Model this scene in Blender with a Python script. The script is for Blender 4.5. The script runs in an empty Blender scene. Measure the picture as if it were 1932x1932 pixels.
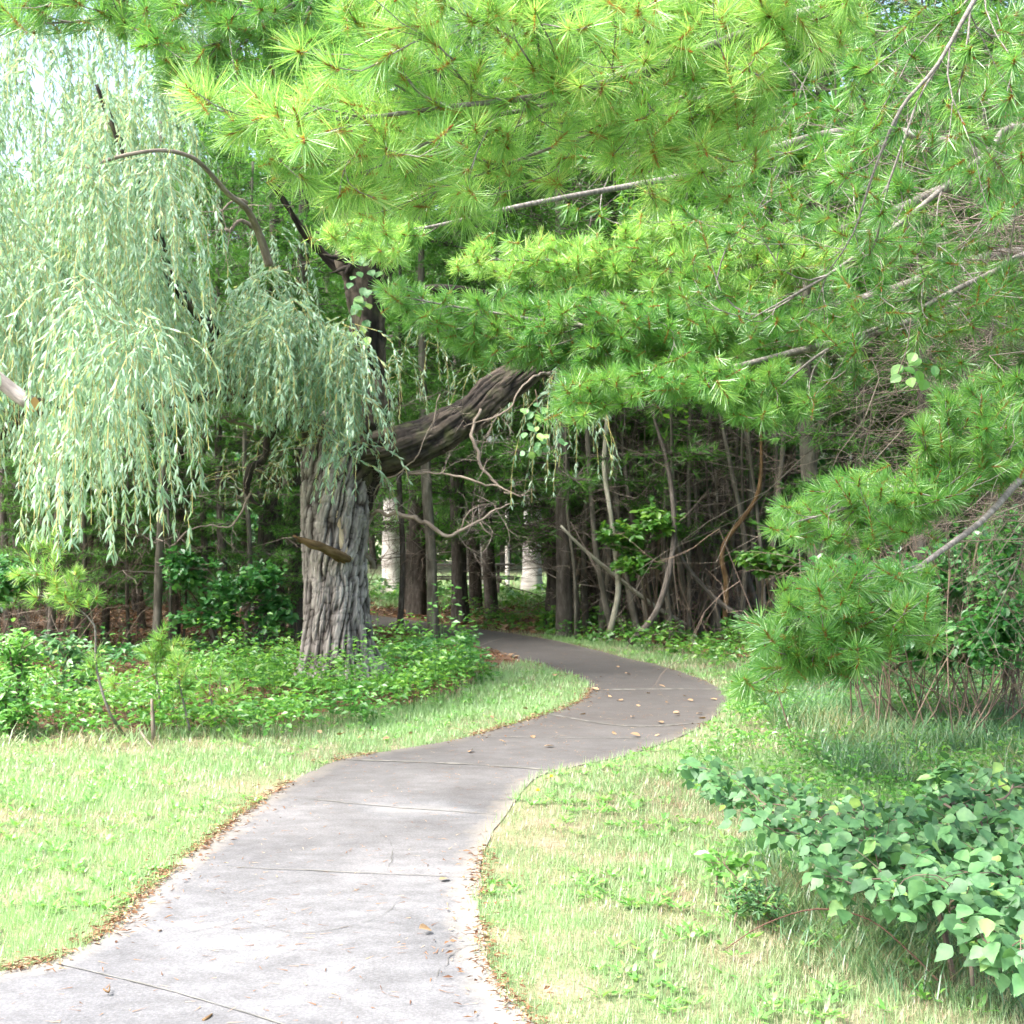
import bpy, math, random
import numpy as np
from mathutils import Vector, Matrix
R = math.radians
rng = np.random.default_rng(7)
random.seed(7)
sc = bpy.context.scene
COL = sc.collection

# ------------------------------------------------------------------ camera
CAM_H = 1.65; FPX = 2400.0; W0 = 1932.0; PITCH = math.atan(34 / FPX)
cam = bpy.data.cameras.new('camera'); cam_o = bpy.data.objects.new('camera', cam); COL.objects.link(cam_o)
cam_o.location = (0, 0, CAM_H); cam_o.rotation_euler = (R(90) + PITCH, 0, 0)
cam.sensor_width = 36; cam.lens = 36 * FPX / W0
cam.clip_start = 0.05; cam.clip_end = 2000
cam.dof.use_dof = True; cam.dof.focus_distance = 4.6; cam.dof.aperture_fstop = 9.0
sc.camera = cam_o
# ------------------------------------------------------------------ light
SUN_EL, SUN_AZ = R(54), R(-118)      # azimuth measured from +Y towards +X: behind the camera, to the left
w = bpy.data.worlds.new('World'); sc.world = w; w.use_nodes = True
nt = w.node_tree; bg = nt.nodes['Background']
sky = nt.nodes.new('ShaderNodeTexSky'); sky.sky_type = 'NISHITA'; sky.sun_disc = False
sky.sun_elevation = SUN_EL; sky.sun_rotation = SUN_AZ
sky.air_density = 1.0; sky.dust_density = 7.0; sky.ozone_density = 0.6; sky.altitude = 100
nt.links.new(sky.outputs[0], bg.inputs[0]); bg.inputs[1].default_value = 0.15
sun = bpy.data.lights.new('sun', 'SUN'); sun.energy = 1.5; sun.angle = R(28); sun.color = (1, 0.985, 0.965)
sun_o = bpy.data.objects.new('sun', sun); COL.objects.link(sun_o)
sdir = Vector((math.sin(SUN_AZ) * math.cos(SUN_EL), math.cos(SUN_AZ) * math.cos(SUN_EL), math.sin(SUN_EL)))
sun_o.rotation_euler = sdir.to_track_quat('Z', 'Y').to_euler()
sc.view_settings.view_transform = 'Standard'; sc.view_settings.look = 'None'
sc.view_settings.exposure = 2.36; sc.view_settings.gamma = 1
sc.render.engine = 'CYCLES'
sc.cycles.max_bounces = 8; sc.cycles.diffuse_bounces = 5; sc.cycles.transmission_bounces = 5; sc.cycles.glossy_bounces = 2
sc.cycles.use_denoising = True
sc.cycles.caustics_reflective = False; sc.cycles.caustics_refractive = False

# ------------------------------------------------------------------ projections (photo px, 1932 wide)
_cp, _sp = math.cos(PITCH), math.sin(PITCH)
def P(u, v, d):
    """world point seen at pixel u, v at horizontal distance d in front of the camera"""
    u = np.asarray(u, float); v = np.asarray(v, float); d = np.asarray(d, float)
    x = (u - 966) / FPX; z = -(v - 966) / FPX
    dy = _cp - z * _sp; dz = _sp + z * _cp
    k = d / dy
    return np.stack([x * k, np.broadcast_to(d, (x * k).shape) * 1.0, CAM_H + dz * k], -1)
def G(u, v):
    """world point on the ground seen at pixel u, v"""
    u = np.asarray(u, float); v = np.asarray(v, float)
    x = (u - 966) / FPX; z = -(v - 966) / FPX
    dy = _cp - z * _sp; dz = _sp + z * _cp
    k = -CAM_H / dz
    return np.stack([x * k, dy * k, 0 * k], -1)
def gd(v): return float(G(966, v)[1])

# ------------------------------------------------------------------ noise
_H = np.random.default_rng(1).random((64, 64, 64)).astype(np.float32)
def vnoise(p):
    p = np.asarray(p, float); i = np.floor(p).astype(int); f = p - i; f = f * f * (3 - 2 * f)
    i0 = i & 63; i1 = (i + 1) & 63
    def h(a, b, c): return _H[a[..., 0], b[..., 1], c[..., 2]]
    x, y, z = f[..., 0], f[..., 1], f[..., 2]
    c00 = h(i0, i0, i0) * (1 - x) + h(i1, i0, i0) * x
    c10 = h(i0, i1, i0) * (1 - x) + h(i1, i1, i0) * x
    c01 = h(i0, i0, i1) * (1 - x) + h(i1, i0, i1) * x
    c11 = h(i0, i1, i1) * (1 - x) + h(i1, i1, i1) * x
    return (c00 * (1 - y) + c10 * y) * (1 - z) + (c01 * (1 - y) + c11 * y) * z
def fnoise(p, o=3):
    p = np.asarray(p, float); s = 0; a = 0.5; t = 0
    for k in range(o):
        s = s + a * vnoise(p + 17.3 * k); t += a; a *= 0.5; p = p * 2.03
    return s / t
def noise2(x, y, s, o=3, off=0.0): return fnoise(np.stack([x * s + off, y * s + off, np.full_like(x, off + 3.3)], -1), o)

def unit(a): return a / np.maximum(np.linalg.norm(a, axis=-1, keepdims=True), 1e-9)
def in_poly(pts, poly):
    x, y = pts[:, 0], pts[:, 1]; poly = np.asarray(poly, float); n = len(poly); c = np.zeros(len(pts), bool); j = n - 1
    for i in range(n):
        xi, yi = poly[i][:2]; xj, yj = poly[j][:2]
        m = ((yi > y) != (yj > y)) & (x < (xj - xi) * (y - yi) / ((yj - yi) if yj != yi else 1e-9) + xi)
        c ^= m; j = i
    return c
def poly_px(poly, n):
    """n random pixels inside a polygon"""
    poly = np.asarray(poly, float); lo, hi = poly.min(0), poly.max(0); out = np.zeros((0, 2))
    while len(out) < n:
        q = lo + rng.random((n * 3, 2)) * (hi - lo); out = np.vstack([out, q[in_poly(q, poly)]])
    return out[:n]
def dist_poly(pts, line):
    """distance from 2D points to a polyline"""
    line = np.asarray(line, float); best = np.full(len(pts), 1e9)
    for a, b in zip(line[:-1, :2], line[1:, :2]):
        ab = b - a; t = np.clip(((pts - a) @ ab) / max(ab @ ab, 1e-12), 0, 1)
        best = np.minimum(best, np.linalg.norm(pts - a - t[:, None] * ab, axis=1))
    return best

# ------------------------------------------------------------------ mesh bags
class Bag:
    def __init__(s): s.v = []; s.t = []; s.q = []; s.n = 0; s.tint = []; s.along = []; s.bark = []
    def add(s, v, tris=None, quads=None, tint=None, along=None, bark=None):
        v = np.asarray(v, np.float32).reshape(-1, 3); k = len(v)
        if k == 0: return
        s.v.append(v)
        if tris is not None and len(tris): s.t.append(np.asarray(tris, np.int64).reshape(-1, 3) + s.n)
        if quads is not None and len(quads): s.q.append(np.asarray(quads, np.int64).reshape(-1, 4) + s.n)
        s.tint.append(np.full(k, 0.5, np.float32) if tint is None else np.broadcast_to(np.asarray(tint, np.float32), (k,)))
        s.along.append(np.full(k, 0.5, np.float32) if along is None else np.asarray(along, np.float32))
        s.bark.append(v * 1.0 if bark is None else np.asarray(bark, np.float32))
        s.n += k
    def build(s, name, mat, parent=None, smooth=False, usebark=False):
        me = bpy.data.meshes.new(name)
        v = np.vstack(s.v).astype(np.float32)
        if parent is not None:
            off = np.zeros(3); p = parent
            while p is not None: off += np.array(p.location); p = p.parent
            v = v - off.astype(np.float32)
        t = np.vstack(s.t) if s.t else np.zeros((0, 3), int); q = np.vstack(s.q) if s.q else np.zeros((0, 4), int)
        me.vertices.add(len(v)); me.vertices.foreach_set('co', v.ravel())
        loops = np.concatenate([t.ravel(), q.ravel()]).astype(np.int32)
        me.loops.add(len(loops)); me.loops.foreach_set('vertex_index', loops)
        st = np.concatenate([np.arange(len(t)) * 3, len(t) * 3 + np.arange(len(q)) * 4]).astype(np.int32)
        me.polygons.add(len(st)); me.polygons.foreach_set('loop_start', st)
        if smooth: me.polygons.foreach_set('use_smooth', np.ones(len(st), bool))
        else: me.polygons.foreach_set('use_smooth', np.zeros(len(st), bool))
        me.update(calc_edges=True)
        a = me.attributes.new('tint', 'FLOAT', 'POINT'); a.data.foreach_set('value', np.concatenate(s.tint).astype(np.float32))
        a = me.attributes.new('along', 'FLOAT', 'POINT'); a.data.foreach_set('value', np.concatenate(s.along).astype(np.float32))
        if usebark:
            a = me.attributes.new('bark', 'FLOAT_VECTOR', 'POINT'); a.data.foreach_set('vector', np.vstack(s.bark).astype(np.float32).ravel())
        me.materials.append(mat)
        o = bpy.data.objects.new(name, me); COL.objects.link(o)
        if parent is not None: o.parent = parent
        return o

def tag(o, label=None, cat=None, group=None, kind=None):
    if label: o['label'] = label
    if cat: o['category'] = cat
    if group: o['group'] = group
    if kind: o['kind'] = kind
    return o
def thing(name, label, cat, loc=(0, 0, 0), group=None):
    o = bpy.data.objects.new(name, None); COL.objects.link(o); o.location = tuple(float(a) for a in loc); o.empty_display_size = 0.3
    return tag(o, label, cat, group)
def copy_tree(root, loc, rz=0.0, s=1.0, label=None, group=None, kids=None):
    r = root.copy(); COL.objects.link(r); r.location = tuple(float(a) for a in loc); r.rotation_euler = (0, 0, rz); r.scale = (s, s, s)
    if label: r['label'] = label
    if group: r['group'] = group
    for ch in list(root.children):
        c = ch.copy(); COL.objects.link(c); c.parent = r
        for g in ch.children:
            d = g.copy(); COL.objects.link(d); d.parent = c
    return r

# ------------------------------------------------------------------ templates
def scatter(bag, T, F, pos, d, nrm, L, Wd, tint=None):
    T = np.asarray(T, float); F = np.asarray(F, int); n = len(pos)
    if n == 0: return
    d = unit(np.asarray(d, float)); side = unit(np.cross(nrm, d)); nn = np.cross(d, side)
    L = np.broadcast_to(np.asarray(L, float), (n,))[:, None, None]; Wd = np.broadcast_to(np.asarray(Wd, float), (n,))[:, None, None]
    v = (pos[:, None, :] + d[:, None, :] * (T[None, :, 0:1] * L) + side[:, None, :] * (T[None, :, 1:2] * Wd) + nn[:, None, :] * (T[None, :, 2:3] * L))
    k = len(T); f = (F[None] + (np.arange(n) * k)[:, None, None]).reshape(-1, 3)
    tint = rng.random(n) if tint is None else np.broadcast_to(tint, (n,))
    bag.add(v.reshape(-1, 3), tris=f, tint=np.repeat(tint, k), along=np.tile(T[:, 0], n))
NEEDLE = ([(0, .5, 0), (0, -.5, 0), (.55, .5, .03), (.55, -.5, .03), (1, .18, 0), (1, -.18, 0)], [(0, 1, 2), (1, 3, 2), (2, 3, 4), (3, 5, 4)])
NEEDLE1 = ([(0, .5, 0), (0, -.5, 0), (1, 0, 0)], [(0, 1, 2)])
WLEAF = ([(0, 0, 0), (.3, .5, .03), (.3, -.5, .03), (.7, .4, -.02), (.7, -.4, -.02), (1, 0, -.12)], [(0, 2, 1), (1, 2, 3), (2, 4, 3), (3, 4, 5)])
DLEAF = ([(0, 0, 0), (.45, .5, .09), (1, 0, -.04), (.45, -.5, .09)], [(0, 2, 1), (0, 3, 2)])
OLEAF = ([(0, 0, 0), (.16, .34, .05), (.42, .5, .08), (.75, .34, .05), (1, 0, -.08), (.75, -.34, .05), (.42, -.5, .08), (.16, -.34, .05), (.42, 0, 0), (.75, 0, -.02)],
         [(0, 8, 1), (1, 8, 2), (2, 8, 9), (2, 9, 3), (3, 9, 4), (4, 9, 5), (5, 9, 6), (6, 9, 8), (6, 8, 7), (7, 8, 0)])
BLADE = ([(0, .5, 0), (0, -.5, 0), (.5, .4, .1), (.5, -.4, .1), (.95, 0, .42)], [(0, 1, 2), (1, 3, 2), (2, 3, 4)])

def segs(bag, A, B, ra, rb, sides=4, tint=None):
    A = np.asarray(A, float).reshape(-1, 3); B = np.asarray(B, float).reshape(-1, 3); n = len(A)
    if n == 0: return
    ra = np.broadcast_to(np.asarray(ra, float), (n,)); rb = np.broadcast_to(np.asarray(rb, float), (n,))
    d = unit(B - A); ref = np.where(np.abs(d[:, 2:3]) > .9, np.array([[1., 0, 0]]), np.array([[0, 0, 1.]]))
    x = unit(np.cross(ref, d)); y = np.cross(d, x)
    ang = np.arange(sides) * 2 * math.pi / sides
    ring = np.cos(ang)[None, :, None] * x[:, None] + np.sin(ang)[None, :, None] * y[:, None]
    v0 = A[:, None] + ring * ra[:, None, None]; v1 = B[:, None] + ring * rb[:, None, None]
    v = np.concatenate([v0, v1], 1).reshape(-1, 3)
    i = np.arange(sides); j = (i + 1) % sides
    f = np.stack([i, j, j + sides, i + sides], 1)
    f = (f[None] + (np.arange(n) * 2 * sides)[:, None, None]).reshape(-1, 4)
    t = rng.random(n) if tint is None else np.broadcast_to(tint, (n,))
    bag.add(v, quads=f, tint=np.repeat(t, 2 * sides))
def catmull(pts, step):
    pts = np.asarray(pts, float); out = []
    p = np.vstack([2 * pts[0] - pts[1], pts, 2 * pts[-1] - pts[-2]])
    for i in range(1, len(p) - 2):
        L = np.linalg.norm(p[i + 1][:3] - p[i][:3]); k = max(2, int(L / step)); t = np.linspace(0, 1, k, endpoint=False)[:, None]
        out.append(.5 * ((2 * p[i]) + (-p[i - 1] + p[i + 1]) * t + (2 * p[i - 1] - 5 * p[i] + 4 * p[i + 1] - p[i + 2]) * t ** 2 + (-p[i - 1] + 3 * p[i] - 3 * p[i + 1] + p[i + 2]) * t ** 3))
    out.append(p[-2][None]); return np.vstack(out)
def tube(bag, pts, rad, sides=12, step=0.1, rough=0.0, freq=6.0, furrow=0.0, ff=7.0, twist=0.0, cap=True, flare=0.0, jit=0.0):
    q = catmull(np.column_stack([pts, rad]), step); c = q[:, :3].copy(); jo = rng.random() * 50
    if jit:
        for a_ in range(3): c[:, a_] += (fnoise(c * 4.5 + jo + 11 * a_, 3) - .5) * jit
    r = np.maximum(q[:, 3], .0008); m = len(c)
    tg = unit(np.gradient(c, axis=0)); x = np.zeros((m, 3))
    ref = np.array([1., 0, 0]) if abs(tg[0][0]) < .8 else np.array([0, 1., 0])
    x[0] = unit(np.cross(tg[0], ref))
    for i in range(1, m): x[i] = unit(x[i - 1] - tg[i] * (x[i - 1] @ tg[i]))
    y = np.cross(tg, x); ang = np.arange(sides) * 2 * math.pi / sides
    s = np.concatenate([[0], np.cumsum(np.linalg.norm(np.diff(c, axis=0), axis=1))])
    ang2 = ang[None, :] + twist * s[:, None]
    ca, sa = np.cos(ang)[None, :, None], np.sin(ang)[None, :, None]
    rm = r.mean()
    key = np.stack([np.cos(ang2) * rm, np.sin(ang2) * rm, np.repeat(s[:, None], sides, 1)], -1)
    rr = np.repeat(r[:, None], sides, 1)
    off = rng.random() * 30
    if flare: rr = rr * (1 + flare * np.exp(-s[:, None] / .28) * (1 + .55 * np.cos(5 * ang[None, :] + 1.3) + .3 * np.cos(9 * ang[None, :])))
    if rough: rr = rr + rough * (fnoise(key * freq * np.array([1, 1, .6]) + off, 3) - .5) * 2
    tint = np.full((m, sides), .5)
    if furrow:
        wv = fnoise(key * np.array([3, 3, 3.]) + off, 2) * (.25 if ff < 12 else .055)
        n1 = vnoise((key + wv[..., None]) * np.array([ff, ff, ff * .19]) + off)
        n2 = vnoise((key + wv[..., None]) * np.array([ff * 2.1, ff * 2.1, ff * .4]) + off + 9)
        n3 = vnoise(key * np.array([ff * .8, ff * .8, ff * .9]) + off + 31)
        rd = np.minimum(np.abs(n1 - .5) * 4.2, 1) * .55 + np.minimum(np.abs(n2 - .5) * 4, 1) * .25 + np.minimum(np.abs(n3 - .5) * 9, 1) * .20
        rr = rr + furrow * (rd - .75) * 1.5; tint = rd
    v = c[:, None] + (ca * x[:, None] + sa * y[:, None]) * rr[..., None]
    i = np.arange(m - 1)[:, None] * sides; a = np.arange(sides)[None]; b = (a + 1) % sides
    f = np.stack([i + a, i + b, i + b + sides, i + a + sides], -1).reshape(-1, 4)
    V = v.reshape(-1, 3); K = key.reshape(-1, 3); Tn = tint.reshape(-1); tr = None
    if cap:
        V = np.vstack([V, c[0], c[-1]]); K = np.vstack([K, K[0], K[-1]]); Tn = np.append(Tn, [.5, .5]); e = (m - 1) * sides; nv = m * sides; aa = np.arange(sides); bb = (aa + 1) % sides
        tr = np.vstack([np.column_stack([aa * 0 + nv, bb, aa]), np.column_stack([aa * 0 + nv + 1, e + aa, e + bb])])
    bag.add(V, quads=f, tris=tr, tint=Tn, bark=K)
    return c

def grow(spines, targets, steps=3, sag=0.0, side_w=1.0):
    """a branching twig system: spines are 3D polylines starting at the trunk, targets the shoot tips.
    Returns segment starts/ends, pipe-model counts, tip directions."""
    pos, par, dr = [], [], []
    for sp in spines:
        q = catmull(sp, .12); b = len(pos)
        for i, p in enumerate(q):
            pos.append(p); par.append(-1 if i == 0 else b + i - 1); dr.append(unit(q[min(i + 1, len(q) - 1)] - q[max(i - 1, 0)]))
    n0 = len(pos); cap_ = n0 + len(targets) * steps + 5
    PP = np.zeros((cap_, 3)); PP[:n0] = pos; DD = np.zeros((cap_, 3)); DD[:n0] = dr; par = par + [0] * (cap_ - n0); n = n0
    dd = np.array([np.min(np.linalg.norm(PP[:n0] - t, axis=1)) for t in targets]); order = np.argsort(dd)
    tips = []; tipd = []
    for k in order:
        t = targets[k]; vec = t - PP[:n]; L = np.linalg.norm(vec, axis=1) + 1e-6
        cs = np.einsum('ij,ij->i', vec, DD[:n]) / L
        j = int(np.argmin((L + .03) * (1.55 - cs))); a = PP[j]; l = L[j]; d0 = unit(DD[j] + unit(vec[j]) * .9)
        prev = j
        for s in range(1, steps + 1):
            f = s / steps; m = (1 - f) ** 2 * a + 2 * f * (1 - f) * (a + d0 * l * .5) + f * f * t
            m = m + rng.normal(0, .012 * l, 3) * (s < steps); m[2] -= sag * l * math.sin(f * math.pi)
            PP[n] = m; par[n] = prev; DD[n] = unit(m - PP[prev]); prev = n; n += 1
        tips.append(prev); tipd.append(DD[prev])
    par = np.array(par[:n]); cnt = np.zeros(n); cnt[tips] = 1
    for i in range(n - 1, -1, -1):
        if par[i] >= 0: cnt[par[i]] += cnt[i]
    idx = np.where(par >= 0)[0]; cnt = np.maximum(cnt, 1)
    return PP[par[idx]], PP[idx], cnt[par[idx]], cnt[idx], PP[tips], np.array(tipd)

# ------------------------------------------------------------------ materials
def new_mat(name):
    m = bpy.data.materials.new(name); m.use_nodes = True; nt = m.node_tree; nt.nodes.clear()
    out = nt.nodes.new('ShaderNodeOutputMaterial'); return m, nt, out
def nd(nt, typ, **kw):
    n = nt.nodes.new(typ)
    for k, v in kw.items(): setattr(n, k, v)
    return n
def ramp(nt, fac, stops, interp='LINEAR'):
    r = nd(nt, 'ShaderNodeValToRGB'); e = r.color_ramp.elements; r.color_ramp.interpolation = interp
    while len(e) > 1: e.remove(e[-1])
    e[0].position = stops[0][0]; e[0].color = (*stops[0][1], 1)
    for p, c in stops[1:]:
        x = e.new(p); x.color = (*c, 1)
    if fac is not None: nt.links.new(fac, r.inputs[0])
    return r.outputs[0]
def attr(nt, n): return nd(nt, 'ShaderNodeAttribute', attribute_name=n)
def mix(nt, fac, a, b, mode='MIX'):
    m = nd(nt, 'ShaderNodeMix', data_type='RGBA', blend_type=mode)
    for s, x in ((m.inputs[0], fac), (m.inputs[6], a), (m.inputs[7], b)):
        if hasattr(x, 'links') or isinstance(x, bpy.types.NodeSocket): nt.links.new(x, s)
        elif isinstance(x, (int, float)): s.default_value = x
        else: s.default_value = (*x, 1)
    return m.outputs[2]
def leaf_mat(name, stops, trans=.42, gloss=.06, rough=.4, base=None, tcol=1.35, objvar=0.0, leafnoise=0):
    m, nt, out = new_mat(name)
    col = ramp(nt, attr(nt, 'tint').outputs['Fac'], stops)
    if base is not None:
        al = attr(nt, 'along').outputs['Fac']; mr = nd(nt, 'ShaderNodeMapRange'); mr.inputs[1].default_value = base[1]; mr.inputs[2].default_value = base[2]
        mr.inputs[3].default_value = 0; mr.inputs[4].default_value = 1; nt.links.new(al, mr.inputs[0])
        col = mix(nt, mr.outputs[0], base[0], col)
    if leafnoise:
        tcn = nd(nt, 'ShaderNodeTexCoord'); nn_ = nd(nt, 'ShaderNodeTexNoise'); nn_.inputs['Scale'].default_value = leafnoise; nn_.inputs['Detail'].default_value = 4; nt.links.new(tcn.outputs['Object'], nn_.inputs['Vector'])
        col = mix(nt, 1.0, col, ramp(nt, nn_.outputs[0], [(.3, (.62, .72, .6)), (.5, (1, 1, 1)), (.7, (1.3, 1.2, 1.1))]), 'MULTIPLY')
    if objvar:
        oi = nd(nt, 'ShaderNodeObjectInfo'); hs = nd(nt, 'ShaderNodeHueSaturation')
        mr = nd(nt, 'ShaderNodeMapRange'); mr.inputs[3].default_value = 1 - objvar; mr.inputs[4].default_value = 1 + objvar
        nt.links.new(oi.outputs['Random'], mr.inputs[0]); nt.links.new(mr.outputs[0], hs.inputs['Value']); nt.links.new(col, hs.inputs['Color']); col = hs.outputs[0]
    df = nd(nt, 'ShaderNodeBsdfDiffuse'); nt.links.new(col, df.inputs[0])
    tr = nd(nt, 'ShaderNodeBsdfTranslucent'); tc = mix(nt, 1.0, col, (tcol, tcol, tcol * .7), 'MULTIPLY'); nt.links.new(tc, tr.inputs[0])
    gl = nd(nt, 'ShaderNodeBsdfGlossy'); gl.inputs['Roughness'].default_value = rough; gl.inputs[0].default_value = (.9, .95, 1, 1)
    a = nd(nt, 'ShaderNodeMixShader'); a.inputs[0].default_value = trans; nt.links.new(df.outputs[0], a.inputs[1]); nt.links.new(tr.outputs[0], a.inputs[2])
    b = nd(nt, 'ShaderNodeMixShader'); b.inputs[0].default_value = gloss; nt.links.new(a.outputs[0], b.inputs[1]); nt.links.new(gl.outputs[0], b.inputs[2])
    nt.links.new(b.outputs[0], out.inputs[0]); return m
def bark_mat(name, dark, mid, light, scale=22, bump=.5, furrowed=False, horiz=False, moss=None):
    m, nt, out = new_mat(name); bs = nd(nt, 'ShaderNodeBsdfPrincipled'); bs.inputs['Roughness'].default_value = .92
    at = attr(nt, 'bark').outputs['Vector']; mp = nd(nt, 'ShaderNodeMapping'); mp.inputs['Scale'].default_value = (.25, .25, 1.3) if horiz else (1, 1, .17)
    nt.links.new(at, mp.inputs[0]); nz = nd(nt, 'ShaderNodeTexNoise'); nz.inputs['Scale'].default_value = scale; nz.inputs['Detail'].default_value = 6; nz.inputs['Roughness'].default_value = .65
    nt.links.new(mp.outputs[0], nz.inputs['Vector'])
    col = ramp(nt, nz.outputs[0], [(.32, dark), (.5, mid), (.66, light)])
    if furrowed:
        f = ramp(nt, attr(nt, 'tint').outputs['Fac'], [(.3, (.12, .10, .09)), (.68, (.8, .79, .8)), (.9, (1.2, 1.2, 1.2))]); col = mix(nt, 1.0, col, f, 'MULTIPLY')
    n2 = nd(nt, 'ShaderNodeTexNoise'); n2.inputs['Scale'].default_value = 1.7; n2.inputs['Detail'].default_value = 4; nt.links.new(at, n2.inputs['Vector'])
    col = mix(nt, 1.0, col, ramp(nt, n2.outputs[0], [(.3, (.72, .7, .68)), (.7, (1.15, 1.15, 1.15))]), 'MULTIPLY')
    if moss:
        n3 = nd(nt, 'ShaderNodeTexNoise'); n3.inputs['Scale'].default_value = 5; n3.inputs['Detail'].default_value = 5; nt.links.new(at, n3.inputs['Vector'])
        col = mix(nt, ramp(nt, n3.outputs[0], [(.52, (0, 0, 0)), (.7, (.75, .75, .75))]), col, moss)
    nt.links.new(col, bs.inputs['Base Color'])
    b = nd(nt, 'ShaderNodeBump'); b.inputs['Strength'].default_value = bump; b.inputs['Distance'].default_value = .02; nt.links.new(nz.outputs[0], b.inputs['Height']); nt.links.new(b.outputs[0], bs.inputs['Normal'])
    nt.links.new(bs.outputs[0], out.inputs[0]); return m
def twig_mat(name, stops, rough=.8):
    m, nt, out = new_mat(name); bs = nd(nt, 'ShaderNodeBsdfPrincipled'); bs.inputs['Roughness'].default_value = rough
    nt.links.new(ramp(nt, attr(nt, 'tint').outputs['Fac'], stops), bs.inputs['Base Color']); nt.links.new(bs.outputs[0], out.inputs[0]); return m

M = {}
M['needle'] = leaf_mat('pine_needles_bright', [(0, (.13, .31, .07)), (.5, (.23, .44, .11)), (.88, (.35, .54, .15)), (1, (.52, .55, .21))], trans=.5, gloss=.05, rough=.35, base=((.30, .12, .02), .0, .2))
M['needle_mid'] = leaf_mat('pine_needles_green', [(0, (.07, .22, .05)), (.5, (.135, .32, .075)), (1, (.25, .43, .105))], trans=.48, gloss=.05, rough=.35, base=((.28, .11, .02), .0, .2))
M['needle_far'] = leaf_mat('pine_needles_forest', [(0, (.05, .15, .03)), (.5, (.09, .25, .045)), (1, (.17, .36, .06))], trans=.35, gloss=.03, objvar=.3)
M['needle_shade'] = leaf_mat('pine_needles_shaded', [(0, (.045, .15, .03)), (.5, (.09, .24, .05)), (1, (.19, .35, .07))], trans=.45, gloss=.05, rough=.35, base=((.28, .11, .02), .0, .2))  # darker needles for the right boughs, interior shade put into the colour
M['willow'] = leaf_mat('willow_leaves', [(0, (.14, .26, .16)), (.4, (.26, .42, .30)), (.85, (.40, .56, .43)), (1, (.50, .56, .28))], trans=.48, gloss=.03, rough=.5, tcol=1.2)
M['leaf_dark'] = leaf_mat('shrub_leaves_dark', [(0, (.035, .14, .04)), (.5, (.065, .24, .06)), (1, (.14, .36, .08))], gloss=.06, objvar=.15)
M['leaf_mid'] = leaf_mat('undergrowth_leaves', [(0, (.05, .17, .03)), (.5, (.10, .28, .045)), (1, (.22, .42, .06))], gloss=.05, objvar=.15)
M['leaf_blue'] = leaf_mat('bramble_leaves', [(0, (.04, .11, .042)), (.45, (.075, .195, .072)), (.75, (.12, .27, .10)), (1, (.24, .40, .08))], trans=.3, gloss=.035, rough=.55, leafnoise=28)
M['leaf_crown'] = leaf_mat('broadleaf_crown', [(0, (.04, .13, .02)), (.5, (.08, .22, .03)), (1, (.17, .34, .04))], trans=.45, gloss=.04, objvar=.3)
M['grass'] = leaf_mat('grass_blades', [(0, (.36, .28, .20)), (.2, (.40, .36, .25)), (.38, (.32, .38, .22)), (.7, (.23, .36, .17)), (1, (.28, .45, .20))], trans=.35, gloss=.05)
M['tall'] = leaf_mat('tall_grass_blades', [(0, (.32, .28, .15)), (.25, (.16, .25, .11)), (.6, (.08, .20, .09)), (1, (.14, .28, .12))], trans=.35, gloss=.06)
M['weed'] = leaf_mat('lawn_weeds', [(0, (.10, .28, .06)), (.6, (.17, .40, .09)), (1, (.28, .48, .12))], trans=.35, gloss=.06)
M['litter'] = leaf_mat('dry_litter', [(0, (.10, .05, .03)), (.4, (.20, .105, .055)), (.75, (.32, .19, .11)), (1, (.45, .36, .24))], trans=.1, gloss=.02, tcol=1)
M['dead'] = twig_mat('dead_twigs', [(0, (.07, .055, .045)), (.5, (.16, .13, .11)), (1, (.30, .26, .22))])
M['twig'] = twig_mat('pine_twigs', [(0, (.15, .13, .11)), (.6, (.27, .25, .22)), (1, (.40, .38, .36))])
M['wtwig'] = twig_mat('willow_twigs', [(0, (.16, .14, .07)), (.6, (.33, .30, .11)), (1, (.46, .42, .15))])
M['bark_pole'] = bark_mat('pale_pole_bark', (.16, .16, .12), (.30, .30, .24), (.45, .44, .38), scale=18)
M['stem2'] = bark_mat('cane_bark', (.08, .04, .03), (.14, .075, .055), (.2, .12, .09), scale=30)
M['stem'] = twig_mat('shrub_stems', [(0, (.07, .05, .04)), (1, (.20, .15, .11))])
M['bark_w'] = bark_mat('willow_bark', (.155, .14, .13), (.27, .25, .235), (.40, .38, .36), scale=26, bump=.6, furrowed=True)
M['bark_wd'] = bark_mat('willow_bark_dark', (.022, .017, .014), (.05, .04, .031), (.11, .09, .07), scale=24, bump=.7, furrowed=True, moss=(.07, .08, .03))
M['bark_p'] = bark_mat('pine_bark', (.04, .034, .03), (.085, .075, .065), (.16, .145, .135), scale=30)
M['bark_pg'] = bark_mat('pine_limb_bark', (.10, .095, .085), (.18, .17, .155), (.30, .28, .27), scale=40, horiz=True)
M['bark_pale'] = bark_mat('pale_bark', (.30, .28, .27), (.55, .53, .52), (.72, .70, .70), scale=9, horiz=True)
M['bark_s'] = bark_mat('sapling_bark', (.06, .055, .045), (.115, .11, .09), (.22, .205, .18), scale=18)
M['wood_dead'] = bark_mat('bare_dead_wood', (.13, .105, .085), (.24, .20, .165), (.38, .33, .28), scale=30)
M['wood_stub'] = bark_mat('broken_stub_wood', (.07, .04, .02), (.14, .085, .035), (.24, .16, .08), scale=30)
M['wood_cut'] = twig_mat('sawn_wood', [(0, (.60, .30, .12)), (1, (.72, .42, .2))])
M['wood_pale'] = bark_mat('stripped_pale_wood', (.36, .26, .15), (.55, .44, .29), (.68, .58, .42), scale=30)
M['table'] = twig_mat('weathered_boards', [(0, (.04, .035, .03)), (1, (.07, .06, .05))])
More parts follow.
